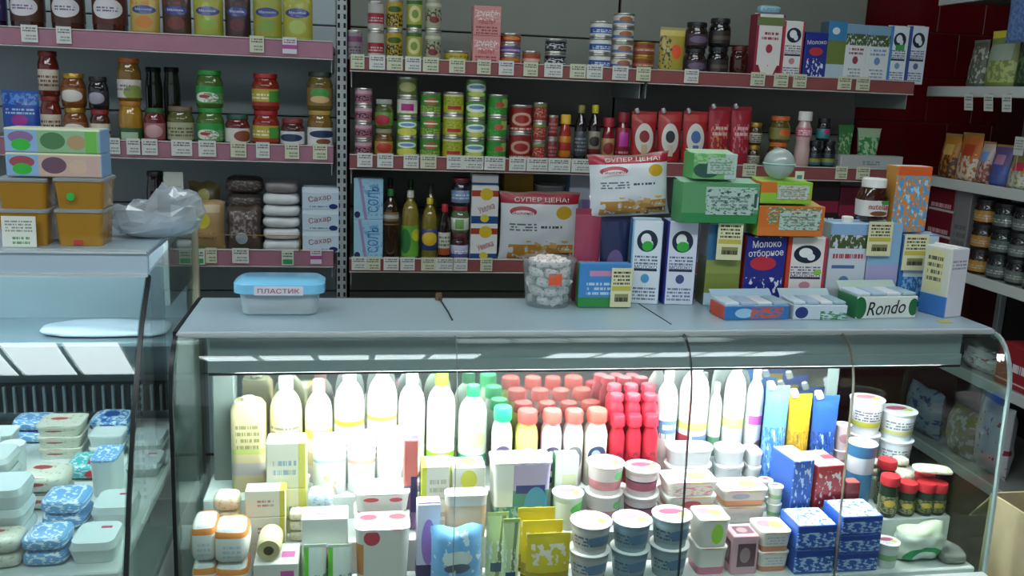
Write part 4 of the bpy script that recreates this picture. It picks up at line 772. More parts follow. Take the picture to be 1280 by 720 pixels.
h2 = onz(bx([P('navycarton', '232c86', ('e', .45, .62, .32, .1, 'c03040'), ('n', .05, .95, .0, .42, 4, .56, 'dce4f2')), plain('b8342c'), plain('2c3690')], .07, True, extra=lambda w_, h, d: [('lettering', text('Молоко', w_*.7, WHITE, h*.1, .06), (0, -d/2-.0006, h*.9)), ('lettering', text('отборное', w_*.86, WHITE, h*.12, .06), (0, -d/2-.0006, h*.76))]), 927, 976, 296, ZT, 2.03, .07, 'milk_carton', 'carton', 'navy milk carton with white lettering and red oval under the orange display', rz=-.03)
h3 = onz(bx([P('cowred', 'e4dedc', ('r', 0, .1, 0, 1, 'c8442c'), ('r', .92, 1, 0, 1, 'b83444'), *cow('c88a94'), ('e', .8, .5, .1, .04, '8ac43c')), plain('c8442c'), plain('d8d4d0')], .07, True, extra=MILKTXT(plain('33384a'))), 979, 1027, 297, ZT, 2.03, .07, 'milk_carton', 'carton', 'white milk carton with red edges and cow emblem under the orange display', rz=-.05)
h4 = onz(bx([P('whitewide', 'c8d2da', ('r', 0, 1, .86, 1, '8ab0d4'), ('n', 0, 1, .7, .86, 6, .45, '4c5a34'), ('t', .1, .9, .58, .68, 1, 'b03c4c'), ('r', .1, .7, .46, .5, '4a6a9c'), ('e', .45, .3, .14, .07, '5a80b4')), plain('b0bcc8'), plain('a8c4dc')], .07, True, WHITE), 1029, 1076, 279, ZT, 2.03, .07, 'milk_carton', 'carton', 'wide pale milk carton with a white screw cap behind the mint box')
h5 = onz(bx([P('lilac', '8ab4d4', ('r', 0, 1, 0, .5, 'a8a4cc'), ('n', 0, 1, .02, .3, 8, .5, '7c9a6a'), ('r', 0, .25, .75, 1, 'c04a6a')), plain('7aa8cc'), plain('a8c8dc')], .07, True), 1077, 1117, 279, ZT, 2.03, .07, 'milk_carton', 'carton', 'lilac and blue milk carton under the chocolate spread jar')
bigtag(1082, 1112, 277, 320, ZT, 2.022, 'large yellow price tag on the lilac and blue carton', lean=0)
h6 = onz(bx([P('bluegrass', 'c9d8e2', ('r', 0, 1, 0, .42, '2f74b8'), ('n', 0, 1, .02, .42, 9, .52, '8abce4'), ('r', 0, .1, 0, 1, '2f74b8')), plain('3f84c4'), plain('b8d0e0')], .07, True), 1119, 1163, 294, ZT, 2.03, .07, 'milk_carton', 'carton', 'white and blue grass-pattern carton under the tall orange box')
bigtag(1126, 1156, 293, 338, ZT, 2.022, 'large yellow price tag on the grass-pattern carton', lean=0)
p = atZ(1176, 388, ZT)
thing('milk_carton', 'white carton turned sideways at the end of the counter ledge', 'carton', (1.385, 1.955, ZT+.0003), carton(.075, .06, .165, [P('turned', 'cfd2c4', ('r', 0, 1, 0, .3, '3f78c0'), ('r', .1, .75, .35, .95, 'd6d29c'), ('t', .15, .7, .5, .9, 4, '5a5c4a')), P('turned_side', 'd8d8e0', ('t', .1, .9, .7, .85, 3, '8a8a94')), plain('e4e4e0')], None, True), rot=(0, .0, -1.27))
single('tape_strip', box(.03, .022, .001, plain('c9b42c'), .0002), 'short strip of yellow tape on the ledge beside the turned white carton', 'tape', (1.345, 1.875, ZT+.0002))
# gum displays, snack bag, jar on top of the cartons
GUMG = [P('gum_green', '5c9c68', ('n', .3, 1, .35, .9, 5, .45, 'b4d0c4'), ('r', .5, .7, .5, .85, '34605a'), ('r', .82, .97, .4, .75, '2f544e'), ('r', 0, 1, 0, .25, '2f8a4c')), plain('4a9a5c'), plain('a4ccb0')]
def display(m, tray, lidm):
    def f(w_, h):
        return [('display_box', box(w_, .07, h*.94, m, .0015)), ('open_lid', box(w_*.99, .045, .0016, m[-1], .0004), (0, .008, h*.955), (.16, 0, 0)), ('front_panel', box(w_*.62, .002, h*.6, P('gp_'+lidm, 'b4ccc0', ('n', 0, 1, 0, 1, 5, .56, lidm), ('t', .1, .9, .2, .8, 4, '7c948c')), .0004), (w_*.12, -.036, h*.2))]
    return f
h7 = onz(display(GUMG, None, '33605a'), 852, 948, 226, h1+.005, 2.0, .085, 'gum_display', 'display box', 'wide green gum display box resting on the olive carton')
zA = atY(890, 231, 2.01).z
onz(display([P('gum_green2', '6fb46a', ('e', .3, .35, .3, .3, '2f5a4c'), ('e', .62, .4, .14, .22, '2cb83c'), ('r', .72, 1, 0, 1, 'b8d0cc'), ('n', 0, .6, .6, 1, 4, .5, '9ccc94')), plain('5aa85c'), plain('b4d4b0')], None, '6cae64'), 866, 920, 190, h7+.001, 2.015, .07, 'gum_display', 'display box', 'small green gum display with a bright green sticker on the wide green one')
GO = [P('gum_orange', 'd0702c', ('n', .12, .95, .4, .95, 7, .48, '6a8a5c'), ('n', .12, .95, .4, .95, 9, .58, 'c8ccc8'), ('r', 0, 1, 0, .3, 'd47a34')), plain('8cb83c'), plain('c8b46a')]
h8 = onz(display(GO, None, '7a6a44'), 948, 1030, 256, max(h2, h3)+.005, 2.0, .085, 'gum_display', 'display box', 'orange gum display box resting on the navy and red-edged cartons')
h9 = onz(display([P('gum_lime', '8cc43c', ('e', .42, .55, .14, .25, '2cc42c'), ('r', 0, .3, .5, 1, 'd8742c'), ('n', .4, 1, .1, .6, 5, .56, 'd8944a')), plain('d8742c'), plain('a8c85c')], None, 'c0803c'), 950, 1014, 226, h8+.001, 2.005, .07, 'gum_display', 'display box', 'lime and orange gum display on the orange one')
p = pyz(972, 2.04, h9)
thing('plastic_ball', 'pale green clear plastic capsule ball on the lime gum display', 'ball', (p.x, 2.04, h9+.0005), [('shell', lathe([(0, 0)]+[(.036*sin(pi*k/12), .036-.036*cos(pi*k/12)) for k in range(1, 12)]+[(0, .072)], glassm('green_capsule', 'bfe0d2', .1, .1, .4), seg=24)), ('seam_ring', lathe([(.0355, .034), (.038, .035), (.038, .037), (.0355, .038)], plain('a8ccc0'), seg=24))])
single('price_tag', box(.022, .001, .022, [P('smalltag', 'd6d8b8', ('r', .2, .8, .2, .6, '4a8a7c'))], .0002), 'small cream price tag standing on the lime gum display', 'price tag', (atY(998, 231, 2.003).x, 2.002, h9+.001), group='large yellow price tags')
p = pyz(1088, 2.065, h5)
thing('spread_jar', 'chocolate hazelnut spread jar with white lid on the lilac carton', 'jar', (p.x, 2.068, max(h4, h5)+.005), [
    ('glass_body', loft([(.062, .05, 0, .02), (.07, .056, .006, .022), (.074, .06, .05, .024), (.06, .052, .074, .022), (.052, .046, .08, .02)], G('3a1c10'))), ('lid', lathe([(.027, .078), (.029, .079), (.029, .098), (.027, .1), (0, .1)], WHITE)),
    ('label_wrap', loft([(.0715, .0575, .010, .0225), (.0755, .0615, .048, .0245)], P('spreadlab', 'dedcd6', ('e', .55, .18, .3, .16, '7c4a2a'), ('e', .78, .9, .2, .16, '4a9a4c'))), (0, 0, 0), None, [('lettering', text('nutella', .05, plain('b0202c'), .014), (0, -.0308, .034), (.05, 0, 0))])])
onz(bx([P('juicebox', '5c9cc8', ('n', 0, 1, 0, .95, 6, .5, 'd88a3c'), ('n', 0, 1, .1, .8, 5, .58, 'a8d4e4'), ('r', 0, 1, .86, 1, 'd8602c')), plain('c08a3c'), plain('d8dcd8')], .05), 1113, 1156, 208, h6+.005, 2.04, .05, 'juice_box', 'box', 'tall orange and blue patterned box standing on the grass-pattern carton')
hb = atY(790, 280, 2.07).z
onz(lambda w_, h: snackbag(8)(w_, h), 738, 840, 192, hB+.002, 2.075, .04, 'snack_bag', 'bag', 'white snack bag with red SUPER PRICE ribbon leaning on top of the navy pouch', rot=(-.05, -.07, 0))
# mint boxes in front
def mint(mats, lettering=None, flap=True):
    def f(w_, h):
        p = [('mint_box', box(w_, .08, h, mats, .0015))]
        if flap: p.append(('open_flap', box(w_*.96, .0015, .03, mats[-1], .0003), (0, .036, h), (-.9, 0, 0)))
        for k in range(4): p.append(('mint_roll', box(w_/4*.86, .07, .008, plain(('c8d8e0', 'a8bcd0', 'd8dce0', '9cb8c4')[k]), .002), (w_*((k+.5)/4-.5), 0, h)))
        return p + (lettering(w_, h) if lettering else [])
    return f
onz(mint([P('mint_a', '2f74b4', ('e', .3, .5, .14, .35, '9cc8e0'), ('n', .4, .9, .1, .9, 5, .48, 'd05a34')), plain('c84a30'), plain('a8c4d8')]), 903, 986, 383, ZT, yb(945, 400, ZT), .08, 'mint_box', 'box', 'open blue mint display box with orange picture in front of the navy carton', rz=.05)
onz(mint([P('mint_b', 'c4d4dc', ('e', .15, .5, .12, .4, '24347c'), ('n', .5, 1, 0, .6, 4, .5, '3c8a4c')), plain('b0c0cc'), plain('b4ccd0')]), 991, 1058, 382, ZT, yb(1025, 400, ZT), .08, 'mint_box', 'box', 'open pale mint display box with navy ring between two other mint boxes')
onz(mint([P('mint_c', 'dde4dc', ('e', .06, .5, .1, .5, '1f6a3c'), ('e', .94, .5, .08, .4, '1f6a3c')), plain('2f7a4c'), plain('b8ccc0')], lambda w_, h: [('lettering', text('Rondo', w_*.62, plain('1a2420'), h*.62, .06, .25), (0, -.0412, h*.5))]), 1066, 1145, 371, ZT, yb(1105, 398, ZT), .08, 'mint_box', 'box', 'white and green mint box with black lettering beside the turned carton', rz=.07)
thing('cable_clip', 'small brown clip with black cord on the back edge of the ledge', 'clip', (atZ(548, 374, ZT).x, 2.095, ZT+.0003), [('clip', loft([(.016, .014, 0, .004), (.014, .012, .016, .004)], plain('6a4a34'))), ('cord', tubem([(.002, -.006, .004), (.006, -.06, .0025), (.010, -.13, .0025), (.012, -.20, .0025)], .0016, BLACK))])

# ================================================================== GOODS ON THE LEFT COUNTER
def tea(n, c, blob): return [P('tea_'+n, c, ('r', 0, .34, 0, 1, '8ab0d8'), ('e', .17, .62, .13, .25, blob), ('e', .17, .32, .1, .24, '34b83c'), ('e', .5, .5, .13, .35, '4a7a4c' if n == 'a' else '6a4a5c'), ('e', .75, .45, .1, .3, 'b0946a' if n == 'a' else 'cfb49c'), ('r', .84, .96, 0, 1, '6cb84c' if n == 'a' else 'c8a8a0'), ('r', 0, 1, .92, 1, 'd8dcb8')), plain('8ab0d8'), plain('c8ccb0')]
CAR = G('a87a1e', .25); CARL = glassm('amber_lid', 'ead8b0', .08, .2, .35)
def cube(w_, h): return [('tub_body', loft([(w_*.86, .085, 0, .008), (w_*.96, .095, h-.008, .009)], CAR)), ('tub_lid', loft([(w_*.97, .096, h-.008, .009), (w_, .10, h-.007, .01), (w_, .10, h-.002, .01), (w_*.92, .09, h, .008)], CARL))]
yl = 1.965
hh1 = onz(cube, 68, 131, 262, LZ, yl, .10, 'caramel_tub', 'tub', 'amber plastic tub of caramel with red sticker, bottom one beside the crumpled bag', group='amber tubs')
p = atY(97, 299, yl); single('sticker', box(.017, .001, .008, plain('c8343c'), .0002), 'small red sticker at the foot of the amber tub', 'sticker', (p.x, yl+.004, LZ+.004))
hh2 = onz(cube, -4, 62, 262, LZ, yl, .10, 'caramel_tub', 'tub', 'amber plastic tub of caramel behind the white price card', group='amber tubs')
hh3 = onz(cube, 66, 132, 223, hh1+.0005, yl, .10, 'caramel_tub', 'tub', 'amber plastic tub with a green sticker on the tub beside the bag', group='amber tubs')
p = atY(88, 246, yl-.002); single('sticker', lathe([(0, 0), (.008, 0), (.008, .001), (0, .001)], plain('2cb84c')), 'round green sticker on the upper amber tub', 'sticker', (p.x, yl-.0002, p.z), (pi/2, 0, 0))
hh4 = onz(cube, -6, 60, 223, hh2+.0005, yl, .10, 'caramel_tub', 'tub', 'amber plastic tub stacked above the white price card', group='amber tubs')
hx = max(hh3, hh4)
hh5 = onz(bx(tea('b', 'c8ac9c', 'a04a54'), .075), 8, 128, 192, hx+.0005, yl+.005, .075, 'tea_box', 'box', 'beige tea box with blue end panel lying on the amber tubs', group='tea boxes')
onz(bx(tea('a', '8cb88c', '8a6a94'), .075), 6, 126, 161, hh5+.0005, yl+.005, .075, 'tea_box', 'box', 'green tea box with blue end panel, topmost above the amber tubs', group='tea boxes')
p = atY(24, 300, 1.95); single('price_card', box(.064, .0015, .062, [P('pcard', 'dfe4d8', ('t', .1, .9, .5, .9, 4, '8a948a'), ('t', .3, .8, .1, .4, 2, '6a9a6a'))], .0003), 'white price card leaning against an amber tub', 'price card', (p.x, 1.951, LZ+.0005), (-.05, 0, 0))
# crumpled clear bag
CB_ = glassm('crinkled_film', 'e8eef4', .16, .12, .30)
random.seed(3); V, F = [], []; nu, nv = 22, 12
for j in range(nv+1):
    for i in range(nu):
        a = 2*pi*i/nu; ph = -pi/2+pi*j/nv; r0 = cos(ph)**.6; x, y, z = .098*r0*cos(a), .062*r0*sin(a), .045+.045*sin(ph)
        n0 = noise.noise((x*30, y*30, z*40)); n1 = noise.noise((x*70+5, y*70, z*80))
        V.append((x*(1+.25*n0+.12*n1)+.02*max(0, z-.05), y*(1+.2*n0+.15*n1), max(0, z*(1+.30*n0+.2*n1)*(1.15 if x > 0 else .9))))
for j in range(nv):
    for i in range(nu): q = (i+1) % nu; F.append((j*nu+i, j*nu+q, (j+1)*nu+q, (j+1)*nu+i))
p = atZ(172, 304, LZ)
thing('plastic_bag', 'crumpled clear plastic bag lying on the taller counter', 'bag', (p.x+.024, p.y+.085, LZ+.0005), [('film', mk('crumple', V, F, CB_)), ('contents', pillow(.13, .07, .045, mat('bag_contents', 'c4ccd8', .5, mottle=.3, mscale=40), 8, .012), (-.005, 0, .004))])

# inside the left counter
DZ = .7555; LBB = []
def lft(fn, x0, x1, ytop, ybase, d, name, cat, desc, n=1, group='packs in the taller counter', rz=0, z=DZ):
    c = (x0+x1)/2; yf = max(atZ(c, ybase, z).y, 1.665); a = pyz(x0, yf, z); b = pyz(x1, yf, z); w_ = (b-a).x
    over = max(0, b.x-(LX1-.022)); a.x -= over; b.x -= over
    for q_ in [0]+[sg*k_*.008 for k_ in range(1, 13) for sg in (1, -1)]:
        bb = (a.x, b.x, yf+q_, yf+q_+d)
        if bb[2] > 1.66 and bb[3] < 2.39 and all(bb[1] < t[0]-.001 or bb[0] > t[1]+.001 or bb[3] < t[2]-.001 or bb[2] > t[3]+.001 for t in LBB): break
    else: return
    yf += q_; LBB.append(bb)
    hf = atY(c, ytop, yf).z-z; hbk = max(.015, hf*.62); H = hbk/n
    for k in range(n):
        thing(name, desc if n == 1 else '%s, %s of its stack' % (desc, ORD[n][k]), cat, ((a.x+b.x)/2, yf+d/2, z+k*H+.0003), fn(w_, H-.0004), rz, group)
WT = plain('d8dedc'); BL = P('bluepack', '4a90cc', ('n', 0, 1, 0, 1, 5, .5, 'dce8f2'), ('e', .5, .5, .2, .2, '2458a8')); BL2 = P('bluepack2', '6fa8dc', ('n', 0, 1, 0, 1, 4, .55, 'e4eef4'))
TL = P('tealpack', '4ab4b8', ('n', 0, 1, 0, 1, 5, .55, 'd8ecec'), ('e', .7, .4, .2, .3, 'd03048'))
CRM = P('creampack', 'd8d4c4', ('n', 0, 1, 0, 1, 5, .6, 'b8b494'), ('e', .4, .6, .2, .1, 'b04448'))
FO = mat('foam_tray', 'd4dad6', .6)
def foam(red=True):
    def f(w_, h): return [('foam_tray', loft([(w_*.85, .08, 0, .015), (w_, .10, h*.7, .018)], FO)), ('film_cover', loft([(w_*.995, .0995, h*.7, .018), (w_*.9, .09, h, .018)], mat('film_white', 'd2dad8', .15, coat=.5)))] + ([('red_sticker', box(.02, .008, .0008, plain('c02c4c'), .0002), (w_*.15, .02, h))] if red else [])
    return f
PB = lambda m, d: (lambda w_, h: [('packet', pillow(w_, d, h, m, int(w_*1000) % 7, .003))])
gt = 'packs in the taller counter'
lft(lambda w_, h: tub(w_, w_, h, WT, WT, .03), -6, 28, 535, 604, .07, 'curd_tub', 'tub', 'round white tub beside the glass joint')
lft(lambda w_, h: tub(w_, .09, h, CRM, CRM, .012), 46, 102, 506, 575, .09, 'curd_tub', 'tub', 'white and cream curd tub with red mark', 3)
lft(lambda w_, h: [('packet', pillow(w_, .10, h, BL, 2, .003))], 106, 158, 508, 560, .10, 'dairy_packet', 'packet', 'blue and white dairy packet beside the curd tubs', 2)
lft(PB(TL, .10), 78, 134, 570, 602, .10, 'dairy_packet', 'packet', 'teal packet with red spot in front of the curd tubs')
lft(lambda w_, h: tub(w_, .09, h, WT, BL2, .012), 128, 160, 545, 600, .09, 'curd_tub', 'tub', 'small white tub with blue lid beside the teal packet')
lft(PB(CRM, .10), 20, 82, 572, 640, .10, 'dairy_packet', 'packet', 'cream packet in front of the teal packet', 2)
lft(PB(BL2, .09), 50, 108, 603, 662, .09, 'dairy_packet', 'packet', 'light blue packet between the cream packets and foam trays', 2)
lft(foam(), 112, 166, 620, 662, .10, 'foam_tray_pack', 'tray', 'white film-covered foam tray in front of the blue-lidded tub')
lft(foam(), 150, 197, 572, 604, .10, 'foam_tray_pack', 'tray', 'white film-covered foam tray beside the small blue-lidded tub')
lft(foam(), 84, 144, 664, 708, .10, 'foam_tray_pack', 'tray', 'white film-covered foam tray between the blue packets and end glass')
lft(foam(), 150, 186, 626, 668, .10, 'foam_tray_pack', 'tray', 'white film-covered foam tray against the end glass, beside another tray')
lft(PB(BL2, .08), 26, 82, 650, 716, .08, 'dairy_packet', 'packet', 'light blue packet in front of the other light blue packets', 2)
lft(foam(False), 20, 82, 720, 752, .10, 'foam_tray_pack', 'tray', 'plain white foam tray right behind the slanted glass')
lft(foam(), 100, 150, 722, 752, .10, 'foam_tray_pack', 'tray', 'white foam tray with red sticker right behind the slanted glass')
lft(PB(P('redpk', 'd8d8d4', ('n', 0, 1, 0, 1, 6, .55, 'c04a5a')), .08), 2, 52, 700, 752, .08, 'dairy_packet', 'packet', 'white packet with red flecks behind the slanted glass')
random.seed(5)
LF = [('foam_tray_pack', 'tray', 'plain white film-covered tray tucked among the dairy packets', lambda w_, h: foam(False)(w_, h), .10), ('dairy_packet', 'packet', 'pale blue packet tucked among the foam trays and tubs', PB(BL2, .07), .07), ('dairy_packet', 'packet', 'cream packet tucked among the foam trays and tubs', PB(CRM, .07), .07), ('curd_tub', 'tub', 'small square white tub tucked among the dairy packets', lambda w_, h: tub(w_, .07, h, WT, WT, .012), .07)]
for k in range(400):
    nm, ct, lb, fn, d = LF[random.randrange(4)]; wd = random.uniform(.075, .105); x = random.uniform(-.95, LX1-.022-wd); y = random.uniform(1.66, 2.38-d); bb = (x, x+wd, y, y+d)
    if all(bb[1] < t[0]-.001 or bb[0] > t[1]+.001 or bb[3] < t[2]-.001 or bb[2] > t[3]+.001 for t in LBB):
        LBB.append(bb); n_ = random.choice((1, 2, 2, 3)); H = random.uniform(.028, .042)
        for t in range(n_): thing(nm, lb, ct, (x+wd/2, y+d/2, DZ+.0004+t*(H+.0006)), fn(wd, H), group='packs filling the taller counter')
thing('paper_sheet', 'crumpled white paper lying on the inner canopy of the taller counter', 'paper', (-.60, 2.31, 1.0335), [('sheet', pillow(.30, .12, .02, mat('paper_white', 'c8d0dc', .7), 5, .008))])

# ================================================================== GOODS INSIDE THE MAIN COUNTER
AABB = []
def inn(fn, x0, x1, ytop, st, dy, d, name, cat, desc, n=1, group=None, rz=0):
    """stack standing on display step st, dy behind the step's front edge, front depth d"""
    y0, y1, z = STEPS[st]; yf = y0+dy; a = pyz(x0, yf, z+.05); b = pyz(x1, yf, z+.05); w_ = (b-a).x
    lo, hi = CX0+.02, CX1-.02
    if a.x < lo: b.x += lo-a.x; a.x = lo
    if b.x > hi: a.x -= b.x-hi; b.x = hi
    zt = atY((x0+x1)/2, ytop, yf+d*.5).z; H = max(.012, zt-z)/n
    AABB.append((a.x, b.x, yf, yf+max(d, 0)))
    for k in range(n):
        f = fn[k] if isinstance(fn, (list, tuple)) else fn
        dd = desc[k] if isinstance(desc, (list, tuple)) else (desc if n == 1 else '%s, %s of its stack' % (desc, ORD[n][k]))
        thing(name, dd, cat, ((a.x+b.x)/2, yf+d/2, z+.0003+k*H), f(w_*.97, H-.0005), rz, group)
W1 = plain('ece9e0'); CRE = plain('e2dcc4')
KB = lambda n, base, cap, *ly, **k: (lambda w_, h: bottle(w_/2, h, plain(base), plain(cap), P('kef_'+n, base, *ly), **k))
gk = 'kefir bottles in the counter'
yl_ = [('r', -.5, 1.5, .7, .84, 'd6cc5a'), ('t', .15, .85, .2, .6, 4, 'a8a494')]
inn(lambda w_, h: [('bottle_body', loft([(w_*.9, w_*.8, 0, .012), (w_, w_*.9, .01, .014), (w_, w_*.9, h*.93, .014), (w_*.8, w_*.7, h, .02)], P('ryaz', 'd0bd94', ('t', .15, .85, .5, .8, 4, '8a8a5c'), ('r', 0, 1, .2, .34, 'b8b0b0'), ('r', 0, 1, .44, .5, 'b4bc6a')))), ('cap', lathe([(.012, h-.002), (.014, h), (.014, h+.008), (0, h+.008)], CRE))], 288, 332, 500, 0, .03, .07, 'kefir_bottle', 'bottle', 'beige square bottle of baked milk at the end of the bottle row', group=gk)
for k, (x0, x1, yt, base, cap, ly, ds) in enumerate((
    (336, 378, 470, 'ddd6ae', 'c8ccd4', [('r', -.5, 1.5, .2, .4, 'c8c88c'), ('t', .15, .85, .5, .9, 4, '8a8a7c')], 'pale yellow kefir bottle beside the beige square bottle'),
    (380, 416, 474, 'e6dfd2', 'd89a9c', [('r', -.5, 1.5, .6, .8, 'd8dc5c'), ('r', -.5, 1.5, 0, .3, 'e0c89c')], 'cream kefir bottle with a pink cap'),
    (417, 456, 457, 'e8e8e8', 'eeeeee', [('r', -.5, 1.5, .74, .84, 'c8c43c'), ('t', .15, .85, .2, .6, 3, 'b8b8c0')], 'white kefir bottle with thin yellow stripe beside the pink-capped bottle'),
    (458, 497, 450, 'ecebe4', 'f2f2f2', [('r', -.5, 1.5, .78, .86, 'c8bc4c'), ('r', .5, 1.5, .2, .7, 'd8c8a0'), ('t', .2, .8, .1, .6, 4, 'b09c94')], 'tallest white kefir bottle with a cream label'),
    (497, 532, 463, 'e9e9e6', 'f0f0f0', [('r', -.5, 1.5, .3, .6, 'd8d4b4')], 'white kefir bottle beside the lime-capped bottle'),
    (533, 570, 465, 'e6ead8', '84cc28', [('r', -.5, 1.5, .0, .2, '9cc82c'), ('t', .2, .8, .4, .85, 3, 'c8d09c')], 'white kefir bottle with lime cap and lime band'),
    (573, 610, 481, 'e4e9dc', '0f8a50', [('r', -.5, 1.5, .0, .2, '2f9c74'), ('e', .5, .6, .3, .2, 'd8d8a4')], 'white kefir bottle with green cap and green band'))):
    inn(KB(str(k), base, cap, *ly, vr=(.18, .62)), x0, x1, yt, 0, .062, .07, 'kefir_bottle', 'bottle', ds, group=gk)
for k, (x0, x1, yt, base, ly, ds) in enumerate((
    (822, 848, 461, 'ebebe8', [('r', -.5, 1.5, .5, .9, '5a7ca8'), ('t', .2, .8, .5, .9, 2, 'e4e8e8')], 'slim white bottle with blue label beside the red caps'),
    (850, 886, 446, 'ecece9', [('r', -.5, .35, 0, .5, 'b03444'), ('r', .4, 1.5, 0, .5, '6a7cb4'), ('r', -.5, 1.5, .6, .75, 'd8d46a')], 'large white bottle with red and blue label'),
    (888, 904, 478, 'eeeeea', [('r', -.5, 1.5, .1, .6, '5c8a6c')], 'short white bottle with green label between two large ones'),
    (906, 932, 446, 'f0f0ec', [('r', -.5, 1.5, .6, .8, 'd6d27a')], 'large white bottle with plain yellow stripe'),
    (934, 955, 459, 'f0efec', [('r', .2, .8, .75, .95, 'd060b8'), ('e', .7, .2, .3, .2, 'b07a80')], 'white bottle with a magenta mark beside the blue pouches'))):
    inn(KB('w'+str(k), base, 'f0f0ee', *ly, vr=(.1, .55)), x0, x1, yt, 0, .074, .065, 'kefir_bottle', 'bottle', ds, group=gk)
# yoghurt drink bottles in columns
def drink(n, base, capc, *ly): return lambda w_, h: bottle(w_/2, h, plain(base), plain(capc), P('drk_'+n, base, *ly), shape='drink', vr=(.04, .68))
pic = lambda c, d: [('e', .5, .55, .3, .25, c), ('e', .45, .6, .14, .12, d), ('e', .4, .12, .12, .08, '2a2a44')]
for k, (x0, x1, yt, base, capc, ly, ds) in enumerate((
    (615, 641, 508, 'e4e8dc', '1fb06a', pic('5a4a6a', 'c8c4cc')+[('r', .9, 1.5, 0, 1, 'a8b43c')], 'yoghurt drink bottle with green cap'),
    (645, 673, 512, 'e8d86a', 'd84a44', pic('c8ccc8', '8a9a8c')+[('r', -.5, 1.5, .25, .42, 'd8d03c'), ('r', -.5, 1.5, 0, .16, 'c88a3c')], 'yoghurt drink bottle with yellow label and red cap'),
    (677, 703, 512, 'e2d2dc', 'd85a50', pic('4a3a5c', 'b8b0c4')+[('r', -.5, .05, 0, 1, 'b8609c')], 'yoghurt drink bottle with mauve label and red cap'),
    (705, 730, 512, 'e8d8d4', 'd8544c', pic('6a6a6c', 'b8b4b4'), 'yoghurt drink bottle with pale pink label and red cap'),
    (732, 760, 511, 'e6dccc', 'dc5448', pic('2a3454', '9ca4b4')+[('r', .9, 1.5, 0, 1, 'd8a03c')], 'yoghurt drink bottle with orange-edged label and red cap'))):
    for r in range(3):
        inn(drink(str(k), base, capc, *ly), x0, x1, yt, 0, .002+r*.0475, .046, 'yoghurt_drink', 'bottle', '%s, %s row' % (ds, ('front', 'middle', 'back')[r]), group='yoghurt drinks in columns')
for c in range(3):
    for r in range(3):
        x0 = 762+c*21-r*3; lay = 1 if r == 0 else 2
        inn(drink('red', 'b01c30', 'd8283c', ('n', 0, 1, 0, .7, 5, .55, '7c1424')), x0, x0+20, (518, 492, 480)[r], 0, .002+r*.0475, .046, 'yoghurt_drink', 'bottle', ['red-wrapped drink bottle with crimson cap, %s row, %s' % (('front', 'middle', 'back')[r], t) for t in (['single'] if lay == 1 else ['lower', 'upper'])], lay, group='crimson-capped drinks')
# spouted pouches
SW = plain('eef0f0')
for k, (x0, x1, yt, cols, ds) in enumerate(((954, 983, 482, ('6a9cdc', '3f74c4', 'dfe6ea'), 'light blue spouted pouch'), (984, 1012, 492, ('c09a24', 'a8801c', '7c5a14'), 'gold spouted pouch'), (1014, 1046, 494, ('2f58a8', '1f3c80', 'b8c4d4'), 'dark blue spouted pouch'))):
    for r in range(3):
        inn(po(P('spout%d' % k, cols[0], ('n', 0, 1, 0, .6, 6, .5, cols[1]), ('n', .1, .9, .1, .6, 5, .6, cols[2])), .036, seal=plain(cols[0]), spout=SW, seed=k+r), x0, x1, yt, 0, .002+r*.046, .038, 'spouted_pouch', 'pouch', '%s with white cap, %s row' % (ds, ('front', 'middle', 'back')[r]), group='spouted pouches')
LIDP = lambda n, c: P('lid_'+n, c, ('e', .5, .62, .3, .16, {'1': 'd88494', '2': 'a84c68', '3': '9c8cc0', '4': '7ca4d0'}.get(n[-1], 'a8c890')), ('t', .22, .78, .2, .45, 3, '9aa0ac'), ('e', .74, .42, .12, .12, 'c8d45c'))
CU = lambda n, base, lidc, *ly: (lambda w_, h: cup(w_/2, h, plain(base), LIDP(n, lidc), P('cup_'+n, base, *ly)))
gc = 'dairy cups in the counter'
inn(CU('r1', 'd6d2d4', 'd8d4dc', ('r', -.5, 1.5, .1, .35, 'c8c44c'), ('t', .1, .9, .4, .9, 4, '6a6a78')), 1066, 1106, 498, 0, .045, .07, 'dairy_cup', 'cup', 'white dairy cup with yellow stripe beside the dark blue pouches', 2, gc)
inn(CU('r2', 'd2d6dc', 'd4d6dc', ('r', .9, 1.5, 0, 1, '3a80b8'), ('r', -.5, 1.5, .1, .3, 'd0cc7a'), ('t', .1, .9, .4, .9, 3, '7a7a84')), 1110, 1152, 512, 0, .04, .07, 'dairy_cup', 'cup', 'white dairy cup with blue side panel', 2, gc)
inn(CU('r3', 'd0b8b8', 'd8ccd0', ('e', .5, .5, .3, .3, 'b8808c')), 1047, 1066, 530, 0, .004, .05, 'dairy_cup', 'cup', 'pinkish dairy cup beside the dark blue pouches', 2, gc)
inn(CU('r4', '4a90c4', 'd8d8e4', ('r', -.5, 1.5, .6, 1, 'd8dce4')), 1064, 1098, 553, 1, .035, .07, 'dairy_cup', 'cup', 'blue dairy cup with pale lid in front of the striped cups', 1, gc)
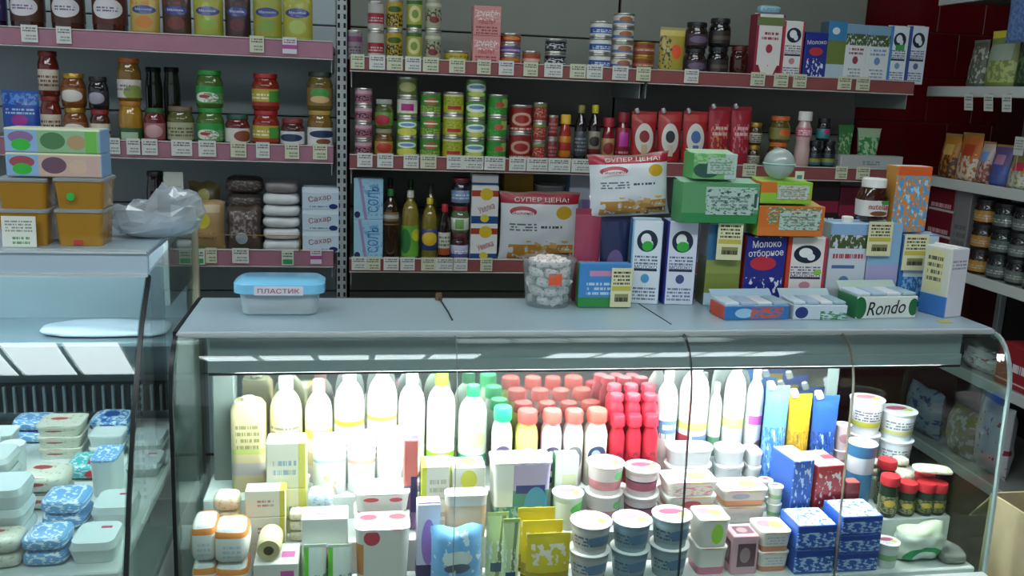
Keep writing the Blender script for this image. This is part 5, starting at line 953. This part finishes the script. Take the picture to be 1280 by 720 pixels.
# red-lidded jars
for k, (x, yt, dy) in enumerate(((1112, 574, .06), (1117, 594, .0), (1140, 602, .002), (1180, 590, .056), (1164, 602, .002), (1195, 602, .002))):
    inn(J(G('2c3a2a'), plain('c42c34'), P('herr', '8a8c5c', ('n', 0, 1, 0, 1, 5, .5, '3c4434'), ('e', .4, .6, .2, .2, 'd0a848')), lidh=.02, neck=.95), x-11, x+11, yt, 1, dy, .045, 'preserve_jar', 'jar', 'dark jar with bright red lid %s' % ('beside the blue dairy cup', 'under the folded packet', 'beside the brown box', 'behind two red-lidded jars', 'between two red-lidded jars in front', 'against the end glass')[k], group='red-lidded jars')
p = pyz(1150, 1.93, .80); thing('dairy_packet', 'cream and green packet lying across the red-lidded jars', 'packet', (p.x+.005, 1.885, atY(1119, 588, 1.9).z+.001), [('packet', pillow(.09, .045, .012, P('crossp', 'e4e0cc', ('n', 0, 1, 0, 1, 4, .58, 'b4b86a')), 2, .002))], rz=-.3)

# middle step
gp = 'packs on the middle step'
TX = lambda n, base, *ly: P('ip_'+n, base, *ly)
BXI = lambda m, d, sd=None: (lambda w_, h: carton(w_, d, h, [m, sd or m, m], None, False))
YC = TX('butter', 'e8e4d2', ('r', .8, 1, 0, 1, 'd8d06a'), ('t', .15, .75, .3, .7, 2, '9ab0c4'))
inn(BXI(YC, .06), 333, 384, 547, 1, .046, .06, 'butter_box', 'box', 'cream butter box with yellow edge', 2, gp)
for k, (x0, x1, yt, m, ds) in enumerate(((390, 433, 540, TX('p1', 'eceae6', ('r', 0, 1, .55, .6, 'a8c8d4'), ('n', .2, .8, 0, .4, 3, .55, 'd8c8a4')), 'white pouch with pale aqua stripe'), (434, 470, 536, TX('p2', 'ecebea', ('r', 0, 1, .5, .56, 'e0a08c'), ('t', .2, .8, .65, .85, 2, 'c4c8cc')), 'white pouch with salmon stripe'), (471, 505, 532, TX('p3', 'ebece4', ('r', 0, 1, .45, .5, 'c8d4d0'), ('n', .2, .8, .1, .4, 4, .58, 'd4dcae')), 'white pouch with faint grey stripe'))):
    inn(po(m, .045, 'doy', plain('e2e2de'), seed=k), x0, x1, yt, 0, .002, .046, 'cheese_pouch', 'pouch', ds, 1, gp)
inn(BXI(TX('purp', '7c5a8a', ('r', 0, 1, .5, 1, 'd0706a'), ('r', .5, 1, .2, .6, '2c2458')), .05), 504, 522, 545, 1, .04, .05, 'cheese_box', 'box', 'narrow purple and coral box between white packs', 1, gp)
inn(BXI(TX('lm', 'e8e8dc', ('r', 0, .2, 0, 1, 'd0d84c'), ('t', .3, .9, .2, .7, 2, 'c0c0a8')), .06), 525, 562, 576, 1, .03, .06, 'butter_box', 'box', 'white box with lime edge in front of the lime-capped bottle', 2, gp)
inn(BXI(TX('ly', 'ebe9e2', ('e', .5, .6, .25, .3, 'd8d850'), ('r', 0, 1, .05, .18, '9aa0bc')), .06), 564, 606, 577, 1, .03, .06, 'butter_box', 'box', 'white box with yellow disc in front of the green-capped bottle', 2, gp)
inn(lambda w_, h: tub(w_, .075, h, TX('teal', '4a8c84', ('r', 0, .35, .35, 1, 'ecebea'), ('r', .35, 1, .6, 1, 'c8b4dc'), ('r', .4, .9, .55, .68, '33408c'), ('e', .75, .35, .2, .3, '4a9ac8'), ('n', 0, 1, 0, .35, 5, .5, '9cb4a0')), TX('teal_lid', 'e8e8e6', ('n', .4, 1, 0, 1, 4, .5, 'b4a4d0'), ('t', .05, .4, .2, .8, 3, 'b8b8b8')), .01), 613, 690, 570, 1, .02, .08, 'curd_tub', 'tub', 'wide tub with teal and lilac printed front', 1, gp)
inn(BXI(TX('wg', 'e4e8dc', ('n', 0, 1, 0, .4, 4, .5, '5c5c50'), ('r', .3, .9, .4, .7, 'd4d8b0')), .035, GREEN), 692, 722, 566, 1, .074, .035, 'butter_box', 'box', 'white box with green side beside the teal printed tub', 1, gp)
inn(CU('m1', 'dccaca', 'eceae8', ('r', -.5, 1.5, 0, .5, 'c87c88'), ('e', .8, .8, .2, .3, '7cc47c')), 736, 783, 577, 1, .02, .075, 'yoghurt_cup', 'cup', 'wide yoghurt cup with pink base and green spot', 2, gc)
inn(CU('m2', 'dcc4c8', 'eae8e8', ('r', -.5, 1.5, .1, .6, 'a84c68'), ('r', -.5, 1.5, .6, .7, '2c2c4c')), 784, 828, 583, 1, .02, .075, 'yoghurt_cup', 'cup', 'wide yoghurt cup with maroon stripe', 2, gc)
for k, (x0, x1, yt, ds) in enumerate(((836, 896, 556, 'low white lidded tub before the red and blue label bottle'), (898, 936, 557, 'low white lidded tub in front of the large plain bottle'), (938, 956, 560, 'low white lidded tub in front of the magenta-marked bottle'))):
    inn(lambda w_, h: tub(w_, .065, h, plain('c4c4c8'), TX('lowlid', 'eceeec', ('e', .5, .5, .34, .3, 'dcd8dc'), ('t', .25, .75, .3, .7, 3, 'b8a8b0')), .03), x0, x1, yt, 0, .002, .065, 'curd_tub', 'tub', ds, 2, gp)
BWX = [TX('bwx', '3a62b4', ('n', 0, 1, 0, 1, 4, .58, 'd8e2ee')), plain('2f58ac'), TX('bwt', 'e6e8ea', ('t', .1, .9, .2, .5, 2, 'a8b8cc'))]
RWX = [TX('rwx', 'b02c34', ('n', 0, 1, .1, .9, 4, .58, 'e0d0c8')), plain('b83438'), TX('rwt', 'e8e2d6', ('r', .55, 1, .4, .7, 'c8444c'))]
inn(lambda w_, h: carton(w_, .095, h, BWX, None, False), 984, 1012, 566, 1, .005, .095, 'cheese_box', 'box', 'long blue box with white top in front of the gold pouches', 1, gp, .12)
inn(lambda w_, h: carton(w_, .095, h, RWX, None, False), 1014, 1052, 572, 1, .005, .095, 'cheese_box', 'box', 'long red box with cream top in front of the dark blue pouches', 1, gp, .1)
inn(lambda w_, h: carton(w_, .03, h, [plain('7c2a30'), plain('8a3034'), plain('a85048')], None, False), 1056, 1074, 600, 1, .002, .03, 'cheese_box', 'box', 'narrow brown-red box beside the red-lidded jars', 1, gp)

# front step
gf = 'packs on the front step'
OW = TX('ow', 'e8e6e2', ('r', 0, 1, .74, 1, 'e0883c'), ('r', 0, .12, 0, 1, 'd8b890'), ('t', .3, .8, .2, .6, 3, 'c4ccd4'))
for k, (x0, x1, yt, ds) in enumerate(((228, 262, 645, 'white flat pack with orange end against the side glass'), (264, 312, 650, 'white flat pack with orange end beside another one'))):
    inn(lambda w_, h: [('packet', pillow(w_, .085, h, OW, k+2, .003))], x0, x1, yt, 2, .012, .085, 'sausage_pack', 'packet', ds, 2, gf)
inn(BXI(TX('chst', 'ece8dc', ('r', .85, 1, 0, 1, 'd8cc4c'), ('t', .3, .7, .4, .7, 2, 'c88a94')), .04, plain('d8cc4c')), 306, 358, 608, 1, .002, .04, 'cheese_box', 'box', 'white cheese box with yellow side in front of the beige bottle', 2, gf)
zr = atY(345, 692, 1.79).z; q = pyz(338, 1.79, zr)
thing('cheese_roll', 'beige cheese roll lying with its hollow end outward on the low white box', 'roll', (q.x, 1.79, zr+.0265), [('roll', lathe([(.010, 0), (.022, 0), (.024, .004), (.024, .07), (.022, .074), (.010, .074)], plain('c8b88a')), (0, -.037, 0), (-pi/2, 0, 0)), ('wrapper', lathe([(.0245, .01), (.0248, .012), (.0248, .06), (.0245, .062)], plain('d8d0b0')), (0, -.037, 0), (-pi/2, 0, 0))], group=gf)
inn(lambda w_, h: carton(w_, .06, h, [TX('wl', 'eae8e6', ('r', .5, .9, .3, .6, 'd060a0')), W1, TX('wlt', 'ecebe9', ('t', .1, .9, .2, .8, 4, 'b8c0c8'), ('r', .3, .6, .3, .42, 'd86a9c'))], None, False), 376, 436, 640, 2, .045, .06, 'cheese_box', 'box', 'white flat box with a pink mark and printed lines', 1, gf)
inn(lambda w_, h: carton(w_, .085, h, [TX('wl2', 'e8e0d8', ('r', .6, .9, .3, .8, 'd85aa8')), W1, TX('wlt2', 'ecebe9', ('r', .6, .9, .3, .6, 'd86ab0'))], None, False), 316, 374, 692, 2, .008, .085, 'cheese_box', 'box', 'low white box with magenta mark beside the orange-ended packs', 1, gf)
for k, (x0, x1, ds) in enumerate(((379, 408, 'white packet with green leaf edge beside the low white box'), (409, 440, 'white packet with green leaf edge beside the large white tub'))):
    inn(po(TX('leaf', 'e4e8e0', ('r', 0, .22, 0, 1, '6cc43c'), ('n', .3, 1, .2, .5, 4, .5, '8a98a4')), .04, 'doy', plain('d8e0d0'), seed=k), x0, x1, 680, 2, .003, .038, 'herb_packet', 'packet', ds, 1, gf)
TB1 = TX('tb1', 'e6e4de', ('e', .3, .8, .14, .12, 'd84a58'), ('e', .75, .78, .12, .12, 'd04a58'), ('r', 0, 1, 0, .12, 'b8a898'))
inn(lambda w_, h: tub(w_, .085, h, TB1, TX('tb1_lid', 'e8eae4', ('e', .5, .5, .3, .3, 'c8d4d4'), ('t', .2, .8, .35, .65, 3, 'c06a78')), .02), 441, 514, 607, 1, .012, .09, 'sour_cream_tub', 'tub', 'large white tub with two red spots', 2, gf)
inn(lambda w_, h: tub(w_, .085, h, TX('tb2', 'e4ddd4', ('r', 0, .15, .3, .8, 'd08a4c'), ('r', 0, 1, 0, .2, 'a8684c'), ('e', .3, .9, .15, .12, 'd0485a')), TX('tb2_lid', 'e4e4e0', ('e', .25, .7, .16, .16, 'd04858'), ('e', .78, .7, .16, .16, 'd04858'), ('t', .25, .8, .25, .55, 3, '9aa8b0')), .02), 442, 514, 650, 2, .012, .09, 'sour_cream_tub', 'tub', 'large white tub with brown foot in front of the red-spotted tubs', 1, gf)
inn(BXI(TX('pw', 'e4dce8', ('e', .5, .5, .3, .3, 'b884cc'), ('r', 0, 1, 0, .2, '3c2c5c')), .04), 520, 550, 625, 2, .064, .04, 'cheese_box', 'box', 'narrow lilac and white box beside the large white tubs', 1, gf)
inn(lambda w_, h: tub(w_, .042, h, TX('peach', 'e8dcd0', ('r', 0, 1, .5, .9, 'e0b48c'), ('t', .2, .9, .1, .4, 2, 'b0b8d8')), plain('e8ddd2'), .015), 554, 609, 614, 2, .062, .042, 'curd_tub', 'tub', 'peach-printed white tub in front of the yellow-disc boxes', 1, gf)
inn(po(TX('blb', '7cb4e4', ('e', .5, .55, .3, .12, 'e4e8e0'), ('e', .5, .4, .26, .08, '6a7080'), ('n', 0, 1, 0, 1, 3, .6, 'd8e8f4'), ('r', .3, .8, .12, .22, '5c9c84')), .06, 'pillow', None, seed=9, wr=.006), 537, 606, 656, 2, .002, .06, 'curd_bag', 'bag', 'light blue and white bag behind the curved glass', 1, gf)
for k in range(2): inn(po(TX('lgs', 'c8d49c', ('d', .5, .3, .1, '7c8c5c'), ('n', 0, 1, .2, .6, 4, .55, 'ece8f0'), ('r', .2, .8, .1, .25, '33506a')), .03, 'doy', plain('b4c47c'), seed=k), 608+k*20, 636+k*14, 640+k*8, 2, .055-.045*k, .035, 'seasoning_sachet', 'sachet', ('pale green sachet leaning behind another sachet', 'pale green sachet beside the yellow sachets')[k], 1, gf)
for k in range(3): inn(po(TX('ylw', 'd4bc24', ('n', .1, .9, .45, .85, 4, .52, 'e8d8cc'), ('r', 0, 1, .1, .3, 'a8901c'), ('r', 0, 1, .02, .08, '5c4c10')), .028, 'doy', plain('d8c43c'), seed=k+4), 646+k*6, 694+k*10, 634+k*16, 2, .07-k*.032, .03, 'seasoning_sachet', 'sachet', 'bright yellow sachet, %s in its row' % ('back', 'middle', 'front')[k], 1, gf)
inn(CU('g1', 'd0d8cc', 'eaeee8', ('e', .8, .7, .3, .3, '5cc45c')), 693, 733, 615, 1, .002, .065, 'yoghurt_cup', 'cup', 'white-lidded cup with green spot behind the yellow sachets', 1, gc)
GC = lambda n, c: (lambda w_, h: cup(w_/2, h, mat('cup_clear_'+n, c, .2, coat=.4), LIDP('g'+n, 'eceae8'), P('gcl_'+n, c, ('t', .1, .9, .2, .8, 3, '4a5a74'), ('e', .6, .5, .25, .3, '5a7ca0'))))
for k, (x0, x1, yt, c, ds) in enumerate(((716, 768, 650, 'b0acac', 'greyish cup with white lid beside the yellow sachets'), (769, 818, 648, '7c94a4', 'blue-grey cup with white lid between two similar cups'), (819, 868, 642, '94a4ac', 'pale blue-grey cup with white lid beside the pink yoghurts'))):
    inn(GC(str(k), c), x0, x1, yt, 2, .01, .08, 'yoghurt_cup', 'cup', ds, 2, gc)
PY = lambda n, *ly: (lambda w_, h: tub(w_, .075, h, TX(n, 'e6dcd4', *ly), TX(n+'_lid', 'ece6e0', ('e', .35, .6, .24, .22, 'dc7c88'), ('e', .66, .5, .2, .24, 'e0c060'), ('t', .1, .9, .1, .3, 2, 'b09aa8')), .012))
inn([PY('py1', ('n', 0, 1, 0, .6, 4, .5, 'd86a84')), PY('py2', ('r', 0, 1, .2, .5, 'd8a04c'), ('e', .5, .5, .2, .3, 'd85a6a')), PY('py3', ('n', 0, 1, 0, .8, 4, .55, 'd88494'))], 832, 898, 594, 1, .006, .08, 'yoghurt_pack', 'tub', ['four-part yoghurt pack with pink print, bottom of its stack', 'yoghurt pack with orange stripe in the middle of its stack', 'yoghurt pack with rosy print, topmost of its stack'], 3, gf)
inn([PY('py4', ('r', 0, 1, 0, .3, 'd87a94')), PY('py5', ('e', .6, .5, .2, .4, 'a8dc4c'))], 872, 912, 640, 2, .02, .08, 'yoghurt_pack', 'tub', ['pink-footed yoghurt pack under the lime-spotted one', 'lime-spotted yoghurt pack on the pink-footed one'], 2, gf)
inn(BXI(TX('pkb', 'd8a4b0', ('r', .2, .9, .2, .8, '6c4a54'), ('e', .5, .5, .2, .2, 'a8888c')), .06), 915, 948, 662, 2, .02, .06, 'cheese_box', 'box', 'pink box with dark square picture', 1, gf)
inn([PY('py6', ('n', 0, 1, 0, .7, 4, .5, 'd4d8dc')), PY('py7', ('r', 0, 1, 0, .4, 'e09a6c'), ('e', .4, .7, .2, .2, 'b8bcc8'))], 902, 962, 604, 1, .006, .08, 'yoghurt_pack', 'tub', ['white mottled yoghurt pack under the orange-footed one', 'orange-footed yoghurt pack on the white mottled one'], 2, gf)
inn(PY('py8', ('r', 0, 1, 0, .3, 'e0906c'), ('t', .2, .8, .4, .9, 3, 'b8b8c0')), 950, 990, 655, 2, .02, .08, 'yoghurt_pack', 'tub', 'white pack with salmon foot beside the dark picture box', 2, gf)
BB = [TX('bbx', '2f5cb4', ('n', 0, 1, .1, .9, 4, .52, 'b8cce8'), ('r', 0, 1, .7, 1, '24489c')), plain('2f5cb4'), TX('bbt', 'dfe6ec', ('n', 0, 1, 0, 1, 5, .55, '3a6ac4'))]
inn(lambda w_, h: carton(w_, .09, h, BB, None, False), 994, 1044, 645, 2, .008, .09, 'cheese_box', 'box', 'blue box with pale mottled top before the long red box', 2, gf)
inn(lambda w_, h: carton(w_, .09, h, BB, None, False), 1048, 1100, 634, 2, .008, .09, 'cheese_box', 'box', 'blue box with pale mottled top beside the green-ringed bag', 3, gf)
inn(po(TX('gwb', 'dde4d8', ('e', .5, .2, .42, .3, '2f9a5c'), ('e', .5, .2, .26, .18, 'dfe8e0'), ('r', 0, 1, .8, 1, 'c8d0b4')), .07, 'pillow', None, seed=12, wr=.008), 1128, 1192, 655, 2, .02, .07, 'frozen_bag', 'bag', 'white bag with a green ring behind the curved glass', 1, gf)
inn(lambda w_, h: [('packet', pillow(w_, .085, h, mat('grey_pack', '7c807c', .5, mottle=.2), 5, .006))], 1212, 1246, 680, 2, .012, .085, 'frozen_bag', 'bag', 'grey crumpled pack against the end glass', 1, gf)
# more packs squeezed into the gaps
random.seed(21)
FILL = [('yoghurt_cup', 'cup', 'small white yoghurt cup with pink band squeezed between bigger packs', lambda w_, h: CU('f1', 'e8e0de', 'eceae8', ('r', -.5, 1.5, .2, .6, 'd88a9c'))(w_, h)), ('yoghurt_cup', 'cup', 'small white yoghurt cup with green band squeezed between bigger packs', lambda w_, h: CU('f2', 'e6e8e0', 'ecece6', ('r', -.5, 1.5, .2, .6, '9cc88c'))(w_, h)),
        ('curd_pack', 'packet', 'small wrapped curd pack in pale blue paper between bigger packs', lambda w_, h: [('packet', pillow(w_, w_*.95, h, TX('f3', 'd8e2ea', ('n', 0, 1, 0, 1, 3, .55, '9cbcd8')), 3, .002))]), ('curd_pack', 'packet', 'small wrapped curd pack in cream paper between bigger packs', lambda w_, h: [('packet', pillow(w_, w_*.95, h, TX('f4', 'e8e2d0', ('n', 0, 1, 0, 1, 3, .56, 'd8c490')), 4, .002))]),
        ('curd_pack', 'packet', 'small wrapped curd pack in lilac paper between bigger packs', lambda w_, h: [('packet', pillow(w_, w_*.95, h, TX('f5', 'e4dce6', ('n', 0, 1, 0, 1, 3, .56, 'b89ccc')), 5, .002))])]
for st, dys in ((2, (.004, .055)), (1, (.004, .058)), (0, (.003, .05))):
    for dy in dys:
        for wd in (.058, .046, .036):
            x = CX0+.05
            while x < CX1-.08:
                y = STEPS[st][0]+dy; bb = (x, x+wd, y, min(y+wd*.97, STEPS[st][1]-.001))
                if all(bb[1] < q[0]-.001 or bb[0] > q[1]+.001 or bb[3] < q[2]-.001 or bb[2] > q[3]+.001 for q in AABB):
                    AABB.append(bb); k = random.randrange(5); nm, ct, lb, fn = FILL[k]; hh_ = wd*random.uniform(.9, 1.15) if k < 2 else wd*.6
                    nn = 2 if (st == 1 or dy > .02) else 1
                    if k > 1: nn += 1
                    for t in range(nn): thing(nm, lb, ct, (x+wd/2, y+wd/2 if y+wd <= STEPS[st][1] else STEPS[st][1]-wd/2-.001, STEPS[st][2]+.0004+t*(hh_+.0016)), fn(wd*.94, hh_), group='small packs filling the gaps')
                    x += wd
                x += .004
CARD = mat('cardboard', 'b8a884', .8, mottle=.08, mscale=20)
for z, h, lab in ((.001, .42, 'closed cardboard box under the open one beside the glass counter'), (.4215, .34, 'open cardboard box beside the end of the glass counter')):
    pr = [('front_wall', box(.42, .006, h, CARD, .001), (0, -.157, 0)), ('rear_wall', box(.42, .006, h, CARD, .001), (0, .157, 0)), ('side_wall', box(.006, .308, h, CARD, .001), (-.207, 0, 0)), ('side_wall', box(.006, .308, h, CARD, .001), (.207, 0, 0)), ('bottom_panel', box(.408, .308, .005, CARD, .001))]
    if z < .1: pr += [('top_flap', box(.408, .152, .004, CARD, .001), (0, -.078, h-.005)), ('top_flap', box(.408, .152, .004, CARD, .001), (0, .078, h-.005))]
    else: pr += [('top_flap', box(.42, .10, .004, CARD, .001), (0, -.188, h-.052), (.9, 0, 0)), ('top_flap', box(.42, .10, .004, CARD, .001), (0, .188, h-.052), (-.9, 0, 0))]
    thing('cardboard_box', lab, 'box', (1.70, 1.66, z), pr, rz=.0)

# ================================================================== GOODS ON THE SIDE SHELVES
def pxz(px, X, z):
    lo, hi = -1500., 2500.
    for _ in range(40):
        m = (lo+hi)/2
        if atX(px, m, X).z > z: lo = m
        else: hi = m
    return atX(px, lo, X)
def side(fn, x0, x1, ytop, zs, n, d, name, cat, desc, dx=.03, group=None):
    X = XS+dx; a = pxz(x0, X, zs); b = pxz(x1, X, zs); w_ = abs(a.y-b.y); yc = min((a.y+b.y)/2, Y1-.01-w_/2); H = (atX((x0+x1)/2, ytop, X).z-zs)/n
    for k in range(n):
        f = fn[k] if isinstance(fn, (list, tuple)) else fn
        dd = desc[k] if isinstance(desc, (list, tuple)) else (desc if n == 1 else '%s, %s of its stack' % (desc, ORD[n][k]))
        thing(name, dd, cat, (X+d/2, yc, zs+.0003+k*H), f(w_, H-.0005), -pi/2, group)
gs = 'packets on the side shelves'
side(po(P('s_gry', '54584c', ('n', 0, 1, .1, .9, 4, .55, 'a8a898')), .06, 'doy', plain('6a6c60'), seed=2), 1202, 1221, 50, ZS[1], 1, .06, 'pasta_pouch', 'pouch', 'grey-green pouch beside the yellow-topped pouch on the side shelf', group=gs)
side(po(P('s_grn', '7c8a4c', ('n', 0, 1, .1, .5, 4, .5, 'a8b46a'), ('r', .1, .9, .5, .8, '9aa894'), ('r', 0, 1, .92, 1, 'd0c43c')), .07, 'doy', plain('c8c03c'), seed=3), 1222, 1257, 38, ZS[1], 1, .07, 'pasta_pouch', 'pouch', 'green pouch with a yellow top edge on the side shelf', group=gs)
side(po(P('s_drk', '22301c', ('n', 0, 1, .1, .9, 5, .52, '4a6a3c')), .07, 'doy', plain('2a3a24'), seed=4), 1259, 1290, 40, ZS[1], 1, .07, 'pasta_pouch', 'pouch', 'dark leafy green pouch beside the yellow-topped pouch', group=gs)
p = pxz(1272, XS+.01, ZS[0]); thing('hanging_packet', 'blue patterned packet hanging from the highest side shelf rail', 'packet', (XS-.012, pxz(1276, XS, 1.9).y, 1.885), [('packet', pouch(.13, .16, .02, P('s_blue', '4a6aa0', ('n', 0, 1, 0, 1, 6, .5, '6a86b4')), 'pillow', 3, .004)), ('hook', tubem([(0, 0, .155), (0, .004, .20)], .002, STEEL))], rz=-pi/2)
COK = lambda n, a, b, c: P('cookie_'+n, a, ('n', 0, 1, 0, .6, 4, .48, b), ('r', .3, .8, .55, .8, c))
for k, (x0, x1, yt, m, ds) in enumerate(((1166, 1186, 166, COK('a', 'a8742c', '4a2c18', 'c8a45c'), 'brown cookie bag beside the orange one on the side shelf'), (1187, 1212, 165, COK('b', 'b4682c', 'c8bca8', 'a83c24'), 'orange cookie bag with red plaque on the side shelf'), (1213, 1228, 176, COK('c', 'b8a49c', '8c4a3c', '6a94c4'), 'small pale bag with blue top on the side shelf'), (1229, 1250, 180, COK('d', '5a4a7c', '3a5ca0', 'a87a94'), 'blue and purple snack bag on the side shelf'), (1251, 1276, 192, COK('e', '9a8a4c', 'b8b8ac', 'c83444'), 'olive snack bag with a red spot on the side shelf'))):
    side(po(m, .07, 'doy', plain('9a7a4c'), seed=k), x0, x1, yt, ZS[2], 1, .07, 'cookie_bag', 'bag', ds, group=gs)
RB = [P('redtea', '6a1424', ('t', .1, .9, .15, .45, 1, 'c89aa0'), ('r', 0, 1, 0, .1, 'b8b4b4')), plain('8a8688'), plain('5a1020')]
side(bx(RB, .09), 1152, 1182, 230, ZS[3], 3, .09, 'tea_box', 'box', 'dark red tea box with pale lettering on the side shelf', group='dark red tea boxes')
side(bx([P('gbx', '7c7a7c', ('t', .1, .9, .3, .6, 3, '5a585a')), plain('6c6a6c')], .09), 1184, 1202, 236, ZS[3], 1, .09, 'tea_box', 'box', 'tall grey carton beside the dark red tea boxes', group='dark red tea boxes')
for k, (x0, x1, a, b, ds) in enumerate(((1204, 1224, '2a1c10', 'a8782c', 'black coffee jar with amber label'), (1227, 1248, '1a2020', '4a5a58', 'black coffee jar with grey-green label'), (1250, 1270, '181a1c', '586460', 'black coffee jar with pale grey label'), (1272, 1294, '1a1c18', '4a5a40', 'black coffee jar with olive label'))):
    side(J(G(a), BLACK, P('cof%d' % k, b, ('t', .1, .9, .3, .7, 2, 'a8a49a')), neck=.9), x0, x1, 246+k*5, ZS[3], 3, .07, 'coffee_jar', 'jar', ds, group='coffee jars on the side shelf')
side(bx([P('redbx', '98202c', ('r', 0, 1, .12, .16, 'd8b4b4'), ('t', .35, .75, .4, .75, 1, 'e8e0e0')), plain('8c1c28'), plain('a83038')], .10), 1242, 1290, 432, ZS[4], 1, .10, 'chocolate_box', 'box', 'bright red box with white lettering on the lower side shelf', group=gs)
WB = P('whitebag', 'b8b4b8', ('n', 0, 1, 0, 1, 4, .6, '8c2c3c'), ('n', 0, 1, 0, 1, 5, .62, 'd8d8dc'))
side(po(WB, .10, 'pillow', None, seed=5, wr=.008), 1192, 1236, 440, ZS[4], 1, .10, 'flour_bag', 'bag', 'white bag with dark red print on the lower side shelf', group=gs)
side(po(P('drkbag', '3a3034', ('n', 0, 1, 0, 1, 4, .56, '5a4a6a')), .09, 'pillow', None, seed=6, wr=.006), 1150, 1188, 415, ZS[4], 1, .09, 'flour_bag', 'bag', 'dark mottled bag beside the white bag on the lower side shelf', group=gs)
side(po(P('yelbag', '7c7440', ('n', 0, 1, 0, 1, 4, .55, 'a8a4a4')), .10, 'pillow', None, seed=7, wr=.008), 1172, 1200, 505, ZS[5], 1, .10, 'flour_bag', 'bag', 'olive and grey bag on the lowest side shelf', group=gs)
side(po(P('whitebag2', 'c0c0c4', ('n', 0, 1, 0, 1, 5, .63, '94243c')), .11, 'pillow', None, seed=8, wr=.01), 1203, 1240, 498, ZS[5], 1, .11, 'flour_bag', 'bag', 'white bag with red flecks on the lowest side shelf', group=gs)
side(po(P('bluebag3', '8a94a4', ('n', 0, 1, 0, 1, 4, .58, '3a4a7c')), .10, 'pillow', None, seed=9, wr=.008), 1120, 1160, 480, ZS[5], 1, .10, 'flour_bag', 'bag', 'grey bag with blue patches on the lowest side shelf', group=gs)
for k, (px, zs, nm) in enumerate(((1215, ZS[1], 'under the grey-green pouch'), (1240, ZS[1], 'under the yellow-topped pouch'), (1263, ZS[1], 'under the dark leafy pouch'))):
    q = pxz(px, XS, zs-.06); thing('price_tag', 'white price tag hanging from the side shelf rail %s' % nm, 'price tag', (XS-.011, q.y, zs-.085), [('card', box(.05, .0012, .06, TAGM[0], .0003), (0, 0, 0), (.15, 0, 0)), ('clip', box(.02, .004, .012, CLEAR, .0006), (0, .002, .052))], rz=-pi/2, group='price tags on the side shelf')
q = pxz(1266, XS, 1.50); thing('price_card', 'white price card on a stem above the side shelf snack bags', 'price card', (XS+.020, q.y, ZS[2]+.0005), [('wire_stem', tubem([(0, 0, 0), (0, 0, .125)], .0015, STEEL)), ('card', box(.05, .001, .065, P('sidecard', 'c8ccc4', ('t', .1, .9, .3, .9, 4, '8a8c8a')), .0003), (0, 0, .12)), ('stem_foot', box(.014, .014, .004, STEEL))], rz=-pi/2)
